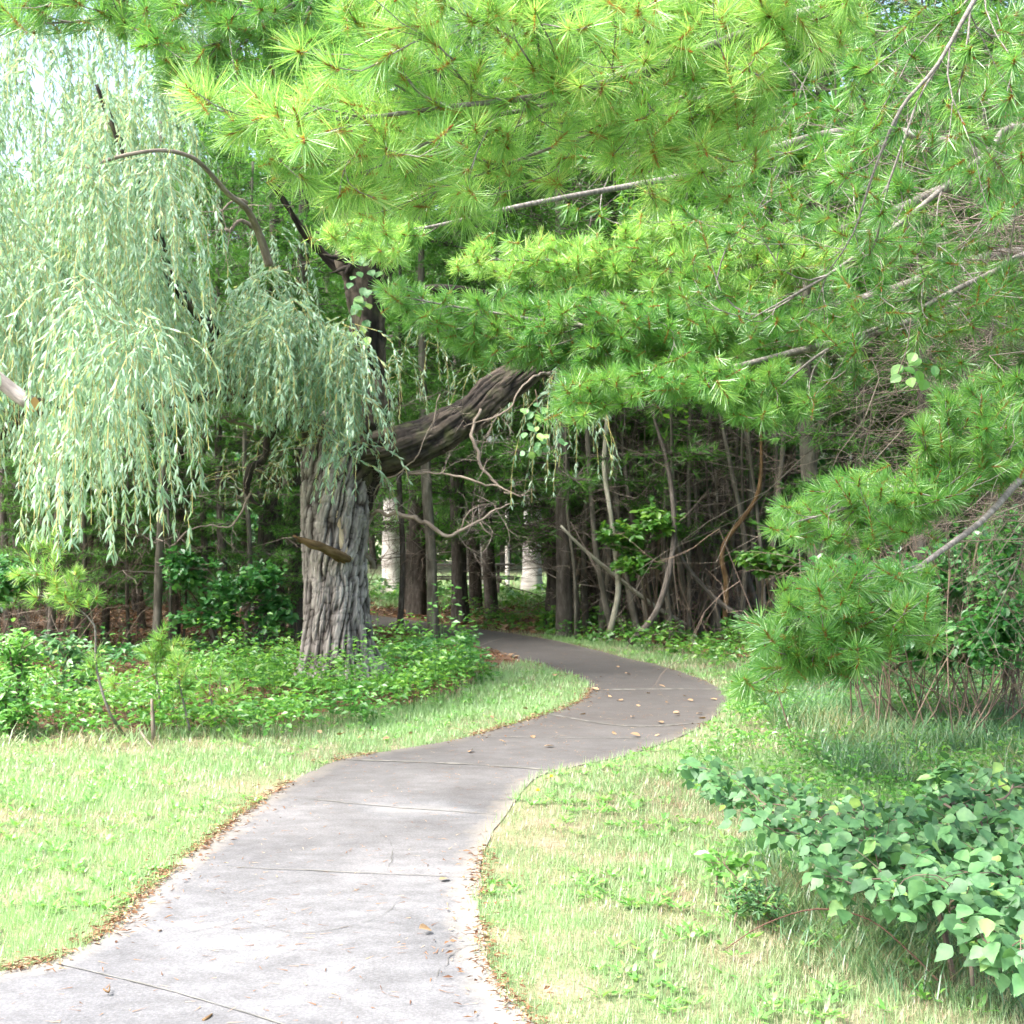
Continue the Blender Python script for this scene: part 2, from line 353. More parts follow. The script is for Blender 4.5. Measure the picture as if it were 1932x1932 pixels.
M['yellow'] = twig_mat('dandelion_yellow', [(0, (.8, .6, .02)), (1, (.85, .7, .05))])

# ------------------------------------------------------------------ the path
LEFT = [(-520, 1905), (-250, 1862), (0, 1836), (100, 1815), (190, 1768), (250, 1716), (310, 1657), (390, 1592), (450, 1545), (520, 1496), (590, 1457), (650, 1434), (760, 1414), (870, 1395), (960, 1370), (1040, 1346), (1096, 1322), (1114, 1302), (1095, 1283), (1035, 1262), (965, 1240), (900, 1221), (830, 1207), (760, 1193), (690, 1178), (560, 1160), (300, 1140)]
RIGHT = [(1130, 2060), (1010, 1932), (960, 1882), (925, 1822), (906, 1745), (900, 1685), (910, 1622), (940, 1560), (975, 1512), (1015, 1467), (1075, 1450), (1180, 1427), (1270, 1397), (1340, 1362), (1372, 1322), (1342, 1290), (1262, 1262), (1180, 1242), (1090, 1219), (1000, 1201), (900, 1187), (800, 1174), (690, 1160), (560, 1146), (300, 1128)]
Lw = catmull(G(*np.array(LEFT).T), .1); Rw = catmull(G(*np.array(RIGHT).T), .1)
def wob(q, s):
    n = noise2(q[:, 0], q[:, 1], 3.0, 3, s) - .5; n2 = noise2(q[:, 0], q[:, 1], 1.1, 2, s + 5) - .5
    q = q.copy(); q[:, 0] += n * .06 + n2 * .05; q[:, 1] += n2 * .05; return q
Lw = wob(Lw, 2.); Rw = wob(Rw, 8.)
PATH = np.vstack([Lw, Rw[::-1], [[1.0, 2.4, 0], [.6, -3, 0], [-6, -3, 0], [-6, 3.6, 0]]])[:, :2]
def path_material():
    m, nt, out = new_mat('worn_path_surface'); bs = nd(nt, 'ShaderNodeBsdfPrincipled'); bs.inputs['Roughness'].default_value = .85
    tc = nd(nt, 'ShaderNodeTexCoord').outputs['Object']
    def nz(s, det=5, r=.6, off=0, sc=(1, 1, 1)):
        mp = nd(nt, 'ShaderNodeMapping'); mp.inputs['Location'].default_value = (off, off, 0); mp.inputs['Scale'].default_value = sc; nt.links.new(tc, mp.inputs[0])
        n = nd(nt, 'ShaderNodeTexNoise'); n.inputs['Scale'].default_value = s; n.inputs['Detail'].default_value = det; n.inputs['Roughness'].default_value = r; nt.links.new(mp.outputs[0], n.inputs['Vector']); return n.outputs[0]
    col = ramp(nt, nz(1.1, 6, .6), [(.3, (.088, .091, .098)), (.5, (.122, .126, .134)), (.7, (.165, .169, .178))])
    col = mix(nt, 1.0, col, ramp(nt, nz(5, 5, .7, 4, (1, 1.6, 1)), [(.3, (.74, .74, .74)), (.7, (1.25, 1.25, 1.25))]), 'MULTIPLY')
    col = mix(nt, 1.0, col, ramp(nt, nz(90, 3, .7, 9), [(.3, (.75, .75, .75)), (.52, (1, 1, 1)), (.75, (1.4, 1.4, 1.4))]), 'MULTIPLY')
    # pale edges (dust and lime) from the distance stored on the mesh
    ed = attr(nt, 'along').outputs['Fac']; ea = nd(nt, 'ShaderNodeMath', operation='ADD'); e2 = nd(nt, 'ShaderNodeMath', operation='MULTIPLY'); e2.inputs[1].default_value = .25; nt.links.new(nz(6, 4, .6, 3), e2.inputs[0]); nt.links.new(ed, ea.inputs[0]); nt.links.new(e2.outputs[0], ea.inputs[1])
    col = mix(nt, ramp(nt, ea.outputs[0], [(.10, (.75, .75, .75)), (.27, (0, 0, 0))]), col, (.30, .28, .235))
    # leached pale patch, canopy shade put in as darker brown further back, from the attribute painted by place
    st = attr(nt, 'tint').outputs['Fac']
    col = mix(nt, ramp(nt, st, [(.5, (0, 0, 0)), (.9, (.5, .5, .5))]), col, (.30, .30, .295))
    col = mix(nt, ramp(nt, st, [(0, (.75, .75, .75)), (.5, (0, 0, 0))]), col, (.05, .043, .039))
    nt.links.new(col, bs.inputs['Base Color'])
    b = nd(nt, 'ShaderNodeBump'); b.inputs['Strength'].default_value = .35; b.inputs['Distance'].default_value = .006; nt.links.new(nz(120, 4, .7, 2), b.inputs['Height']); nt.links.new(b.outputs[0], bs.inputs['Normal'])
    nt.links.new(bs.outputs[0], out.inputs[0]); return m
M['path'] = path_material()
def build_path():
    # regular grid clipped to the outline: fine cells, with a skirt following the true edge
    import bmesh
    bm = bmesh.new(); vs = [bm.verts.new((p[0], p[1], .008)) for p in PATH]; f = bm.faces.new(vs)
    if f.normal.z < 0: f.normal_flip()
    bm.normal_update()
    if bm.faces[:][0].normal.z < 0: bmesh.ops.reverse_faces(bm, faces=bm.faces[:])
    x0, x1 = PATH[:, 0].min(), PATH[:, 0].max(); y0, y1 = PATH[:, 1].min(), PATH[:, 1].max()
    for x in np.arange(max(x0, -7) + .3, x1, .3): bmesh.ops.bisect_plane(bm, geom=bm.verts[:] + bm.edges[:] + bm.faces[:], plane_co=(x, 0, 0), plane_no=(1, 0, 0))
    for y in np.arange(y0 + .3, y1, .3): bmesh.ops.bisect_plane(bm, geom=bm.verts[:] + bm.edges[:] + bm.faces[:], plane_co=(0, y, 0), plane_no=(0, 1, 0))
    edge = [e for e in bm.edges if len(e.link_faces) == 1]
    r = bmesh.ops.extrude_edge_only(bm, edges=edge)
    for v in r['geom']:
        if isinstance(v, bmesh.types.BMVert): v.co.z = -.03
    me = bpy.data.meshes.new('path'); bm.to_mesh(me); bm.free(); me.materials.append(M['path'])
    co = np.zeros(len(me.vertices) * 3, np.float32); me.vertices.foreach_get('co', co); co = co.reshape(-1, 3)
    d = np.minimum(dist_poly(co[:, :2], Lw), dist_poly(co[:, :2], Rw))
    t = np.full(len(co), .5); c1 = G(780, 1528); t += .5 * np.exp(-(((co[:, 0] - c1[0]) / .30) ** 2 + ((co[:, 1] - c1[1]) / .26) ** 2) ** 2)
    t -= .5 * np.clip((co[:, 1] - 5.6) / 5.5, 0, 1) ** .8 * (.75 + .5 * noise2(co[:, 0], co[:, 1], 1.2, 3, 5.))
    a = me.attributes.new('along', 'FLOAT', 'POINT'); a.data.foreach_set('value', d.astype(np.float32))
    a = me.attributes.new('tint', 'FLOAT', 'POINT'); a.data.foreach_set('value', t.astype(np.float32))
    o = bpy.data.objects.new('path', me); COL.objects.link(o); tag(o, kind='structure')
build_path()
# expansion joints
jm, nt_, out_ = new_mat('joint_filler'); b_ = nd(nt_, 'ShaderNodeBsdfPrincipled'); b_.inputs['Roughness'].default_value = .95
nt_.links.new(ramp(nt_, attr(nt_, 'tint').outputs['Fac'], [(0, (.085, .085, .078)), (.5, (.14, .14, .125)), (1, (.18, .18, .165))]), b_.inputs['Base Color']); nt_.links.new(b_.outputs[0], out_.inputs[0])
jb = Bag()
for pts, wd in [([(105, 1822), (330, 1878), (560, 1945)], .008), ([(445, 1640), (620, 1648), (899, 1660)], .006), ([(520, 1503), (720, 1524), (938, 1540)], .009), ([(655, 1436), (850, 1443), (1040, 1455)], .028), ([(890, 1392), (1050, 1394), (1260, 1396)], .014), ([(1030, 1349), (1180, 1372), (1330, 1366)], .030), ([(1116, 1304), (1240, 1302), (1368, 1302)], .06), ([(900, 1222), (940, 1208), (1000, 1203)], .03)]:
    q = catmull(G(*np.array(pts).T), .04); q[:, 2] = .0122; nrm = unit(np.cross(np.gradient(q, axis=0), [0, 0, 1.]))
    ww = wd * (.15 + 1.6 * np.clip(noise2(q[:, 0], q[:, 1], 7, 3, 4.) - .3, 0, 1))[:, None]; q = q + nrm * (noise2(q[:, 0], q[:, 1], 6, 2, 1.)[:, None] - .5) * .02
    v = np.empty((len(q) * 2, 3)); v[0::2] = q - nrm * ww; v[1::2] = q + nrm * ww; i = np.arange(len(q) - 1) * 2
    jb.add(v, quads=np.stack([i, i + 1, i + 3, i + 2], 1), tint=np.repeat(rng.random(len(q)), 2))
for pts in ([(360, 1760), (470, 1745), (560, 1765), (700, 1740), (760, 1700)], [(700, 1560), (740, 1600), (730, 1650)], [(820, 1850), (860, 1800), (905, 1785)], [(1000, 1400), (1080, 1420), (1130, 1415)]):
    q = catmull(G(*np.array(pts, float).T), .03); q[:, 2] = .0115; nrm = unit(np.cross(np.gradient(q, axis=0), [0, 0, 1.])); q = q + nrm * (noise2(q[:, 0], q[:, 1], 12, 3, 1.)[:, None] - .5) * .05
    ww = .0022 * (.1 + 1.8 * np.clip(noise2(q[:, 0], q[:, 1], 14, 2, 4.) - .3, 0, 1))[:, None]; v = np.empty((len(q) * 2, 3)); v[0::2] = q - nrm * ww; v[1::2] = q + nrm * ww; i = np.arange(len(q) - 1) * 2
    jb.add(v, quads=np.stack([i, i + 1, i + 3, i + 2], 1), tint=np.repeat(.0 * q[:, 0], 2))
tag(jb.build('path_joints', jm), kind='structure')

# ------------------------------------------------------------------ ground
def ground_material():
    m, nt, out = new_mat('soil_and_turf'); bs = nd(nt, 'ShaderNodeBsdfPrincipled'); bs.inputs['Roughness'].default_value = 1
    tc = nd(nt, 'ShaderNodeTexCoord').outputs['Object']
    def nz(s, det=5):
        n = nd(nt, 'ShaderNodeTexNoise'); n.inputs['Scale'].default_value = s; n.inputs['Detail'].default_value = det; nt.links.new(tc, n.inputs['Vector']); return n.outputs[0]
    turf = ramp(nt, nz(3), [(.35, (.10, .15, .06)), (.5, (.15, .18, .085)), (.65, (.24, .21, .14))])
    turf = mix(nt, 1.0, turf, ramp(nt, nz(60), [(.3, (.6, .6, .6)), (.7, (1.3, 1.3, 1.3))]), 'MULTIPLY')
    lit = ramp(nt, nz(40), [(.3, (.05, .028, .018)), (.5, (.11, .06, .035)), (.7, (.20, .12, .075))])
    col = mix(nt, attr(nt, 'tint').outputs['Fac'], turf, lit)
    nt.links.new(col, bs.inputs['Base Color'])
    b = nd(nt, 'ShaderNodeBump'); b.inputs['Strength'].default_value = .6; b.inputs['Distance'].default_value = .02; nt.links.new(nz(50), b.inputs['Height']); nt.links.new(b.outputs[0], bs.inputs['Normal'])
    nt.links.new(bs.outputs[0], out.inputs[0]); return m
M['ground'] = ground_material()
# lawn outline on the ground (everything else is wood floor)
LAWN_L = G(*np.array([(-1500, 1395), (0, 1395), (250, 1400), (430, 1385), (560, 1385), (760, 1345), (870, 1310), (950, 1265), (965, 1240)]).T)[:, :2]
def lawn_mask(p):
    """1 where mown grass grows, 0 on the wood floor"""
    x, y = p[:, 0], p[:, 1]
    u = 966 + x / np.maximum(y, .5) * FPX; v = 1000 + CAM_H * FPX / np.maximum(y, .5)
    wb = (noise2(x, y, 1.3, 3, 6.) - .5)
    left = np.interp(u, [-2000, 0, 250, 430, 560, 760, 870, 950, 1120], [1366, 1370, 1380, 1362, 1355, 1322, 1290, 1248, 1236])
    right = np.interp(u, [900, 1000, 1100, 1200, 1300, 1400, 1500, 1700, 3500], [1183, 1190, 1200, 1210, 1222, 1240, 1262, 1285, 1290])
    lim = np.where(u < 1150, left, right)
    # right of the path and beyond it use the far verge
    far = (u > 900) & (v < np.interp(u, [900, 1000, 1100, 1200, 1300, 1372], [1187, 1203, 1222, 1247, 1275, 1320]))
    lim = np.where(far, right, lim)
    return np.clip((v + wb * 14 * np.clip((v - 1000) / 300, .2, 1.5) - lim) / 8, 0, 1)
def build_ground():
    ys = np.concatenate([np.arange(-6, 30, .25), np.linspace(30, 70, 30), [90, 140, 260, 600]]); xs = np.concatenate([[-600, -200, -80, -40], np.arange(-22, 22.01, .35), [40, 80, 200, 600]])
    X, Y = np.meshgrid(xs, ys); p = np.column_stack([X.ravel(), Y.ravel()])
    z = np.where(p[:, 1] > 2, (noise2(p[:, 0], p[:, 1], .7, 3, 3.) - .5) * .04, 0) - .02
    inn = in_poly(p, PATH); d = np.minimum(dist_poly(p, Lw), dist_poly(p, Rw)); z = np.where(inn & (d > .5), -.05, np.where(d < .9, z * np.clip((d - .38) / .5, 0, 1) + .001, z))
    lm = lawn_mask(p); clr = ((p[:, 1] > 27.5) & (((p[:, 0] > -6) & (p[:, 0] < 2.8)) | (p[:, 1] > 47))).astype(float)
    nx, ny = len(xs), len(ys); i, j = np.meshgrid(np.arange(nx - 1), np.arange(ny - 1)); a = (j * nx + i).ravel()
    b = Bag(); b.add(np.column_stack([p, z]), quads=np.column_stack([a, a + 1, a + 1 + nx, a + nx]), tint=1 - np.maximum(lm, clr))
    tag(b.build('ground', M['ground'], smooth=True), kind='structure')
build_ground()

def frustum_pts(y0, y1, dens, margin=1.0, umin=-40, umax=1972):
    x0 = (umin - 966) / FPX * y1 - margin; x1 = (umax - 966) / FPX * y1 + margin
    n = int((x1 - x0) * (y1 - y0) * dens); p = np.column_stack([x0 + rng.random(n) * (x1 - x0), y0 + rng.random(n) * (y1 - y0)])
    u = 966 + (p[:, 0]) / p[:, 1] * FPX; mg = margin / p[:, 1] * FPX
    return p[(u > umin - mg) & (u < umax + mg)]

def build_grass():
    b = Bag(); wb = Bag()
    for y0, y1, dn, L, Wd in [(3.6, 5.5, 11000, .05, .0032), (5.5, 8, 7000, .05, .0042), (8, 12, 3600, .05, .006), (12, 22, 1400, .06, .010), (27, 45, 160, .12, .03)]:
        p = frustum_pts(y0, y1, dn, 1.8)
        if y0 > 25: p = p[(np.abs(p[:, 0] + .5) < 5)]; m = np.ones(len(p), bool)
        else: ed = np.minimum(dist_poly(p, Lw), dist_poly(p, Rw)); m = (lawn_mask(p) > rng.random(len(p)) * .9 + .05) & (~in_poly(p, PATH) | (ed < .05 * rng.random(len(p)) * (noise2(p[:, 0], p[:, 1], 3., 2, 9.) > .45)))
        p = p[m]; n = len(p)
        dry = noise2(p[:, 0], p[:, 1], 1.1, 3, 12.); fine = noise2(p[:, 0], p[:, 1], 9., 2, 40.)
        t = np.clip((dry - .5) * 2.0 + (fine - .5) * 1.5 + .66 + rng.normal(0, .22, n), 0, 1)
        thin = rng.random(n) < np.clip(.45 + (dry - .4) * 3, .3, 1); p, t, fine, dry = p[thin], t[thin], fine[thin], dry[thin]; n = len(p)
        h = L * (.4 + .8 * rng.random(n)) * (.45 + 1.2 * fine); az = rng.random(n) * 6.283; lean = .3 + 2.6 * rng.random(n) ** 1.3
        d = np.column_stack([np.cos(az) * lean, np.sin(az) * lean, np.ones(n)]); nr = np.column_stack([-np.cos(az), -np.sin(az), lean]) * -1
        scatter(b, *BLADE, np.column_stack([p, np.full(n, -.015)]), d, -nr, h * 1.3, Wd * (.7 + .6 * rng.random(n)), t)
        # broad weeds: clover, plantain and dandelion rosettes
        if y0 < 20:
            c = frustum_pts(y0, y1, 60 if y0 < 8 else 30, .5); c = c[(lawn_mask(c) > .8) & ~in_poly(c, PATH)]; c = c[noise2(c[:, 0], c[:, 1], 1.7, 2, 70.) > .47]
            k = 9; q = np.repeat(c, k, 0); n = len(q); az = rng.random(n) * 6.283; r = rng.random(n) * .03; q = q + np.column_stack([np.cos(az), np.sin(az)]) * r[:, None]
            el = .2 + .9 * rng.random(n); d = np.column_stack([np.cos(az), np.sin(az), el]); nr = np.column_stack([-np.cos(az) * el, -np.sin(az) * el, np.ones(n)])
            scatter(wb, *WLEAF, np.column_stack([q, np.full(n, .012)]), d, nr, .02 + .045 * rng.random(n) ** 1.5, .010 + .012 * rng.random(n))
    tag(b.build('lawn_grass', M['grass']), 'short mown grass with dry straw patches beside the path', 'grass', kind='stuff')
    tag(wb.build('lawn_weeds', M['weed']), 'clover and broad weed leaves scattered in the mown grass', 'weeds', kind='stuff')
build_grass()

def build_litter():
    b = Bag()
    for line, sgn in ((Lw, 1), (Rw, .45)):
        for amount, wid in ((int(1700 * sgn), .025), (int(600 * sgn), .10)):
            seg = np.diff(line[:, :2], axis=0); L = np.linalg.norm(seg, axis=1); w_ = L / np.maximum(line[:-1, 1], 3) ** 1.1 * (line[:-1, 1] < 26); w_ /= w_.sum()
            k = rng.choice(len(seg), amount * 3, p=w_); p = line[k, :2] + seg[k] * rng.random(len(k))[:, None]
            dens = noise2(p[:, 0], p[:, 1], 1.6, 3, 21. + wid) ; keep = dens > (.46 if line is Lw else .54); p = p[keep] + rng.normal(0, wid, (keep.sum(), 2))
            n = len(p); az = rng.random(n) * 6.283; d = np.column_stack([np.cos(az), np.sin(az), rng.normal(0, .15, n)]); nr = np.column_stack([rng.normal(0, .4, n), rng.normal(0, .4, n), np.ones(n)])
            scatter(b, *DLEAF, np.column_stack([p, .013 + rng.random(n) * .012]), d, nr, .012 + .035 * rng.random(n), .004 + .012 * rng.random(n) ** 2)
    # scattered needles on the path and litter at the wood edge and floor
    p = frustum_pts(3.6, 24, 80, .5); p = p[in_poly(p, PATH)]; n = len(p); az = rng.random(n) * 6.283
    scatter(b, *NEEDLE1, np.column_stack([p, np.full(n, .0115)]), np.column_stack([np.cos(az), np.sin(az), 0 * az]), np.array([[0, 0, 1.]]) + rng.normal(0, .1, (n, 3)), .02 + .05 * rng.random(n), .003 + .003 * rng.random(n))
    for y0, y1, dn, s in ((8, 13, 320, 1.), (13, 20, 150, 1.6), (20, 30, 50, 2.6)):
        p = frustum_pts(y0, y1, dn, .8); p = p[(lawn_mask(p) < .6) & ~in_poly(p, PATH)]; n = len(p); az = rng.random(n) * 6.283
        d = np.column_stack([np.cos(az), np.sin(az), rng.normal(0, .3, n)]); nr = np.column_stack([rng.normal(0, .5, n), rng.normal(0, .5, n), np.ones(n)])
        scatter(b, *DLEAF, np.column_stack([p, .01 + .02 * rng.random(n)]), d, nr, (.03 + .04 * rng.random(n)) * s, (.01 + .02 * rng.random(n)) * s)
    tag(b.build('leaf_litter', M['litter']), 'rusty brown needles and leaf crumbs along the path edges and wood floor', 'leaf litter', kind='stuff')
build_litter()

# fallen leaves one can count on the path and verges
def fallen(px, pz):
    g = G(*px)
    b = Bag(); scatter(b, *OLEAF, np.zeros((1, 3)), np.array([[1., 0, 0]]), np.array([[0, 0, 1.]]), .07, .05, np.array([rng.random()]))
    return b
fl_m = leaf_mat('fallen_leaf', [(0, (.26, .13, .06)), (.5, (.36, .23, .13)), (1, (.5, .38, .22))], trans=.1, objvar=.35, tcol=1)
fl = Bag(); scatter(fl, *OLEAF, np.zeros((1, 3)), np.array([[1., 0, 0]]), np.array([[0, 0, 1.]]), .07, .05, np.array([.6]))
fl0 = None
LEAVES = [(1175, 1325), (1200, 1334), (1262, 1330), (1308, 1326), (1148, 1318), (1270, 1348), (1325, 1350), (1283, 1352), (1320, 1358), (1195, 1356), (1155, 1388), (1208, 1393), (1245, 1390), (955, 1406), (1045, 1412), (890, 1420), (1168, 1262), (1255, 1300), (1188, 1275), (1130, 1305), (1290, 1315), (1005, 1392), (830, 1668), (812, 1762), (1250, 1368), (1100, 1350), (1220, 1310), (1340, 1322), (1190, 1240), (1065, 1238)]
GL = [(700, 1402), (735, 1402), (675, 1404), (720, 1345), (708, 1352), (1048, 1283), (1064, 1283), (870, 1388), (930, 1365), (600, 1388), (640, 1398), (780, 1392), (985, 1345), (1010, 1355)]
for i, (px, grp, lab) in enumerate([(p, 'fallen leaves on the path', 'small pale tan leaf fallen on the worn grey path') for p in LEAVES] + [(p, 'fallen leaves on the grass', 'small tan leaf fallen on the grass between the willow and the path') for p in GL]):
    if fl0 is None: o = fl0 = fl.build('fallen_leaf', fl_m); o.name = 'fallen_leaf'
    else: o = fl0.copy(); COL.objects.link(o)
    g = G(*px); s = .75 + .5 * rng.random(); o.location = (g[0], g[1], .02 if i < len(LEAVES) else .045); o.rotation_euler = (rng.normal(0, .25), rng.normal(0, .25), rng.random() * 6.28); o.scale = (s, s, s)
    tag(o, lab, 'leaf', grp)

# ------------------------------------------------------------------ pine shoots
def tufts(bag, pos, dr, nn=95, L=.095, Wd=.003, tmpl=NEEDLE, spread=(.35, 1.55), shoot=.07, tint_c=None, droop=.12):
    n = len(pos); P_ = np.repeat(pos, nn, 0); D = np.repeat(unit(dr), nn, 0); m = n * nn
    a = unit(np.cross(D, np.repeat(unit(rng.normal(size=(n, 3))), nn, 0))); b = np.cross(D, a); ph = rng.random(m) * 6.283
    f = rng.random(m) ** .8; th = spread[0] * np.repeat(.5 + rng.random(n), nn) + (spread[1] * np.repeat(.6 + .5 * rng.random(n), nn) - spread[0]) * f + rng.normal(0, .1, m)
    side = a * np.cos(ph)[:, None] + b * np.sin(ph)[:, None]
    d = D * np.cos(th)[:, None] + side * np.sin(th)[:, None]; d[:, 2] -= droop * rng.random(m)
    s = P_ - D * (f * shoot * np.repeat(.5 + 1.6 * rng.random(n) ** 1.5, nn))[:, None]
    c = np.repeat(rng.random(n) if tint_c is None else tint_c, nn); t = np.clip(.25 + .5 * c + rng.normal(0, .2, m), 0, 1)
    scatter(bag, *tmpl, s, d, rng.normal(size=(m, 3)), L * (.75 + .35 * rng.random(m)) * np.repeat(.68 + .5 * rng.random(n), nn), Wd, t)
def region(poly, n, dep, sd=.25, mind=0.0):
    q = poly_px(poly, n); d = dep(q[:, 0], q[:, 1]) + rng.normal(0, sd, n); p = P(q[:, 0], q[:, 1], d)
    if mind:
        keep = []
        for i in range(n):
            if not keep or np.min(np.linalg.norm(p[keep] - p[i], axis=1)) > mind: keep.append(i)
        p = p[keep]
    return p
def bough(root, spine, spine_r, poly, n, dep, sd, nmat, extra=(), L=.095, Wd=.003, nn=95, mind=.03, bud=True, camw=.35, tlab=None):
    """one limb of the near pine: limb mesh, twigs in the same wood mesh, needles as a child"""
    sp = [spine] + list(extra)
    T = region(poly, n, dep, sd, mind) if n else np.zeros((0, 3))
    bw = Bag(); tube(bw, spine, spine_r, sides=9, step=.06, rough=.002, freq=20)
    A, B, ca, cb, tips, td = grow(sp, T, 3, sag=.05)
    segs(bw, A, B, .0016 * ca ** .38, .0016 * cb ** .38, 5)
    o = bw.build('bough', M['bark_pg'], root, smooth=True, usebark=True)
    nb = Bag(); tocam = unit(np.array([0, 0, CAM_H]) - tips)
    dr = unit(td * .8 + rng.normal(0, .42, tips.shape) + tocam * camw + np.array([-.1, 0, .12]))
    tufts(nb, tips, dr, nn, L, Wd)
    if bud:
        k0 = nb.n; segs(nb, tips - dr * .006, tips + dr * .014, .0042, .0015, 5); nb.along[-1] = np.zeros(len(tips) * 10, np.float32)
    # second shoots a little back along some twigs
    k = rng.random(len(tips)) < .45
    tufts(nb, tips[k] - td[k] * .06 + rng.normal(0, .015, (k.sum(), 3)), unit(td[k] * .6 + rng.normal(0, .7, (k.sum(), 3))), int(nn * .6), L * .9, Wd)
    nb.build('needles', nmat, o)
    if bud:
        pass
    return o
def twigs_dead(bag, roots, dirs, length, depth=3, r=.006):
    A, B, ra, rb = [], [], [], []
    def rec(p, d, L, k, r):
        n = 4; q = p
        for i in range(n):
            d = unit(d + rng.normal(0, .16, 3)); e = q + d * L / n; A.append(q); B.append(e); ra.append(r * (1 - i / n * .6)); rb.append(r * (1 - (i + 1) / n * .6)); q2 = q; q = e
            if k > 0 and rng.random() < .8: rec(q, unit(d + rng.normal(0, .6, 3)), L * (.3 + .35 * rng.random()), k - 1, r * .5)
    for p, d in zip(roots, dirs): rec(np.array(p, float), unit(np.array(d, float)), length * (.7 + .6 * rng.random()), depth, r)
    segs(bag, np.array(A), np.array(B), np.array(ra), np.array(rb), 4)
def conifer_parts(H, cb, rad, seed, nn=11, dens=1.0, dead=True, thin=1.0):
    g = np.random.default_rng(seed); tb = Bag(); lb = Bag(); db = Bag()
    bend = g.normal(0, .12, 4); pts = np.array([[0, 0, -.2], [bend[0], bend[1], H * .35], [bend[2], bend[3], H * .7], [bend[0], bend[3], H]]); r0 = (.038 + .005 * H) * thin
    c = tube(tb, pts, np.array([r0 * 1.15, r0 * .85, r0 * .5, .015]), sides=14, step=.25, rough=.01, flare=.25)
    tp, td = [], []; z = cb; A, B = [], []
    while z < H - .3:
        k = int(g.integers(4, 7)); f = (z - cb) / (H - cb); Lm = rad * (.55 + .9 * f) * (1 - f) ** .75 * 1.35 + .25; a0 = g.random() * 6.28
        ci = c[np.argmin(np.abs(c[:, 2] - z))]
        for j in range(k):
            a = a0 + j * 6.283 / k + g.normal(0, .25); L = Lm * (.6 + .55 * g.random()); up = .05 + .35 * f
            d = np.array([math.cos(a), math.sin(a), up]); s = np.linspace(0, 1, 6)[:, None]; q = ci + d * L * s + np.array([0, 0, -.22 * L]) * s ** 2 * (1 - f) + np.array([0, 0, .1 * L]) * s ** 3
            A.append(q[:-1]); B.append(q[1:])
            m = int((6 + 12 * L) * dens); t = .3 + .7 * g.random(m) ** .7; i = (t * 5).astype(int).clip(0, 4); ff = (t * 5 - i)[:, None]; base = q[i] * (1 - ff) + q[i + 1] * ff
            sd = g.normal(size=(m, 3)) * np.array([1, 1, .35]); off = unit(sd) * (.1 + .32 * L * (1.1 - t) * .5 + .12 * g.random(m))[:, None]
            tp.append(base + off); td.append(unit(off + d * .12 + np.array([0, 0, .05]))); A.append(base); B.append(base + off)
        z += .34 + .22 * g.random()
    Av, Bv = np.vstack([x.reshape(-1, 3) for x in A]), np.vstack([x.reshape(-1, 3) for x in B]); segs(tb, Av, Bv, .008, .005, 3)
    tp, td = np.vstack(tp), np.vstack(td)
    tufts(lb, tp, td, nn, .15, .0135, NEEDLE1, spread=(.3, 1.4), shoot=.12)
    if dead:
        n = int((cb - .3) * 10); zz = .5 + g.random(n) * (cb - .4); a = g.random(n) * 6.283
        twigs_dead(db, np.column_stack([0 * zz, 0 * zz, zz]), np.column_stack([np.cos(a), np.sin(a), g.normal(-.1, .25, n)]), 1.0, 2, .008)
    return tb, lb, (db if dead else None)
M['bud'] = twig_mat('pine_buds', [(0, (.36, .10, .02)), (1, (.55, .22, .04))])

pine_base = np.array([4.1, 7.2, 0.])
near_pine = thing('white_pine', 'large pine leaning its long soft-needled boughs over the path from the right', 'pine tree', pine_base)
tb = Bag(); tube(tb, np.array([[4.1, 7.2, -.1], [4.1, 7.2, 1], [4.15, 7.25, 4], [4.1, 7.3, 8], [4.1, 7.3, 12]]), np.array([.26, .22, .19, .14, .05]), sides=40, step=.08, furrow=.02, ff=12, flare=.3)
tb.build('trunk', M['bark_p'], near_pine, smooth=True, usebark=True)
def px3(lst): a = np.array(lst, float); return P(a[:, 0], a[:, 1], a[:, 2])
# A: big bright bough across the top
A_poly = [(335, 165), (425, 140), (480, 165), (560, 95), (640, 130), (660, 95), (625, 45), (640, -80), (1640, -80), (1620, 60), (1480, 130), (1440, 260), (1380, 380), (1300, 340), (1240, 390), (1160, 330), (1080, 310), (1000, 350), (920, 420), (850, 430), (770, 390), (690, 430), (610, 375), (520, 345), (500, 300), (430, 260), (370, 225)]
fa = lambda u, v: 4.5 - .7 * np.clip((1500 - u) / 1100, 0, 1) + .25 * np.clip((v - 200) / 200, -1, 1)
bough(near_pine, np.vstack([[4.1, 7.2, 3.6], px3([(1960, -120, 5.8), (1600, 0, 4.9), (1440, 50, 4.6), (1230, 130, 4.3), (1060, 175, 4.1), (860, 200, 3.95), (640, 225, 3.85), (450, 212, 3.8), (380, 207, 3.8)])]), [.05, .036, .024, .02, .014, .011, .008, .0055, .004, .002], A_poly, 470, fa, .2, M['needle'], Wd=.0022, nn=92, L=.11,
      extra=[px3([(1230, 130, 4.3), (1150, 160, 4.25), (1010, 205, 4.15), (900, 225, 4.1), (760, 290, 4.0), (560, 320, 3.95)]), px3([(1440, 50, 4.6), (1330, 160, 4.5), (1180, 230, 4.4), (1010, 290, 4.3), (760, 385, 4.2)]), px3([(1600, 0, 4.9), (1200, 10, 4.6), (900, 40, 4.3), (680, 20, 4.2)])])
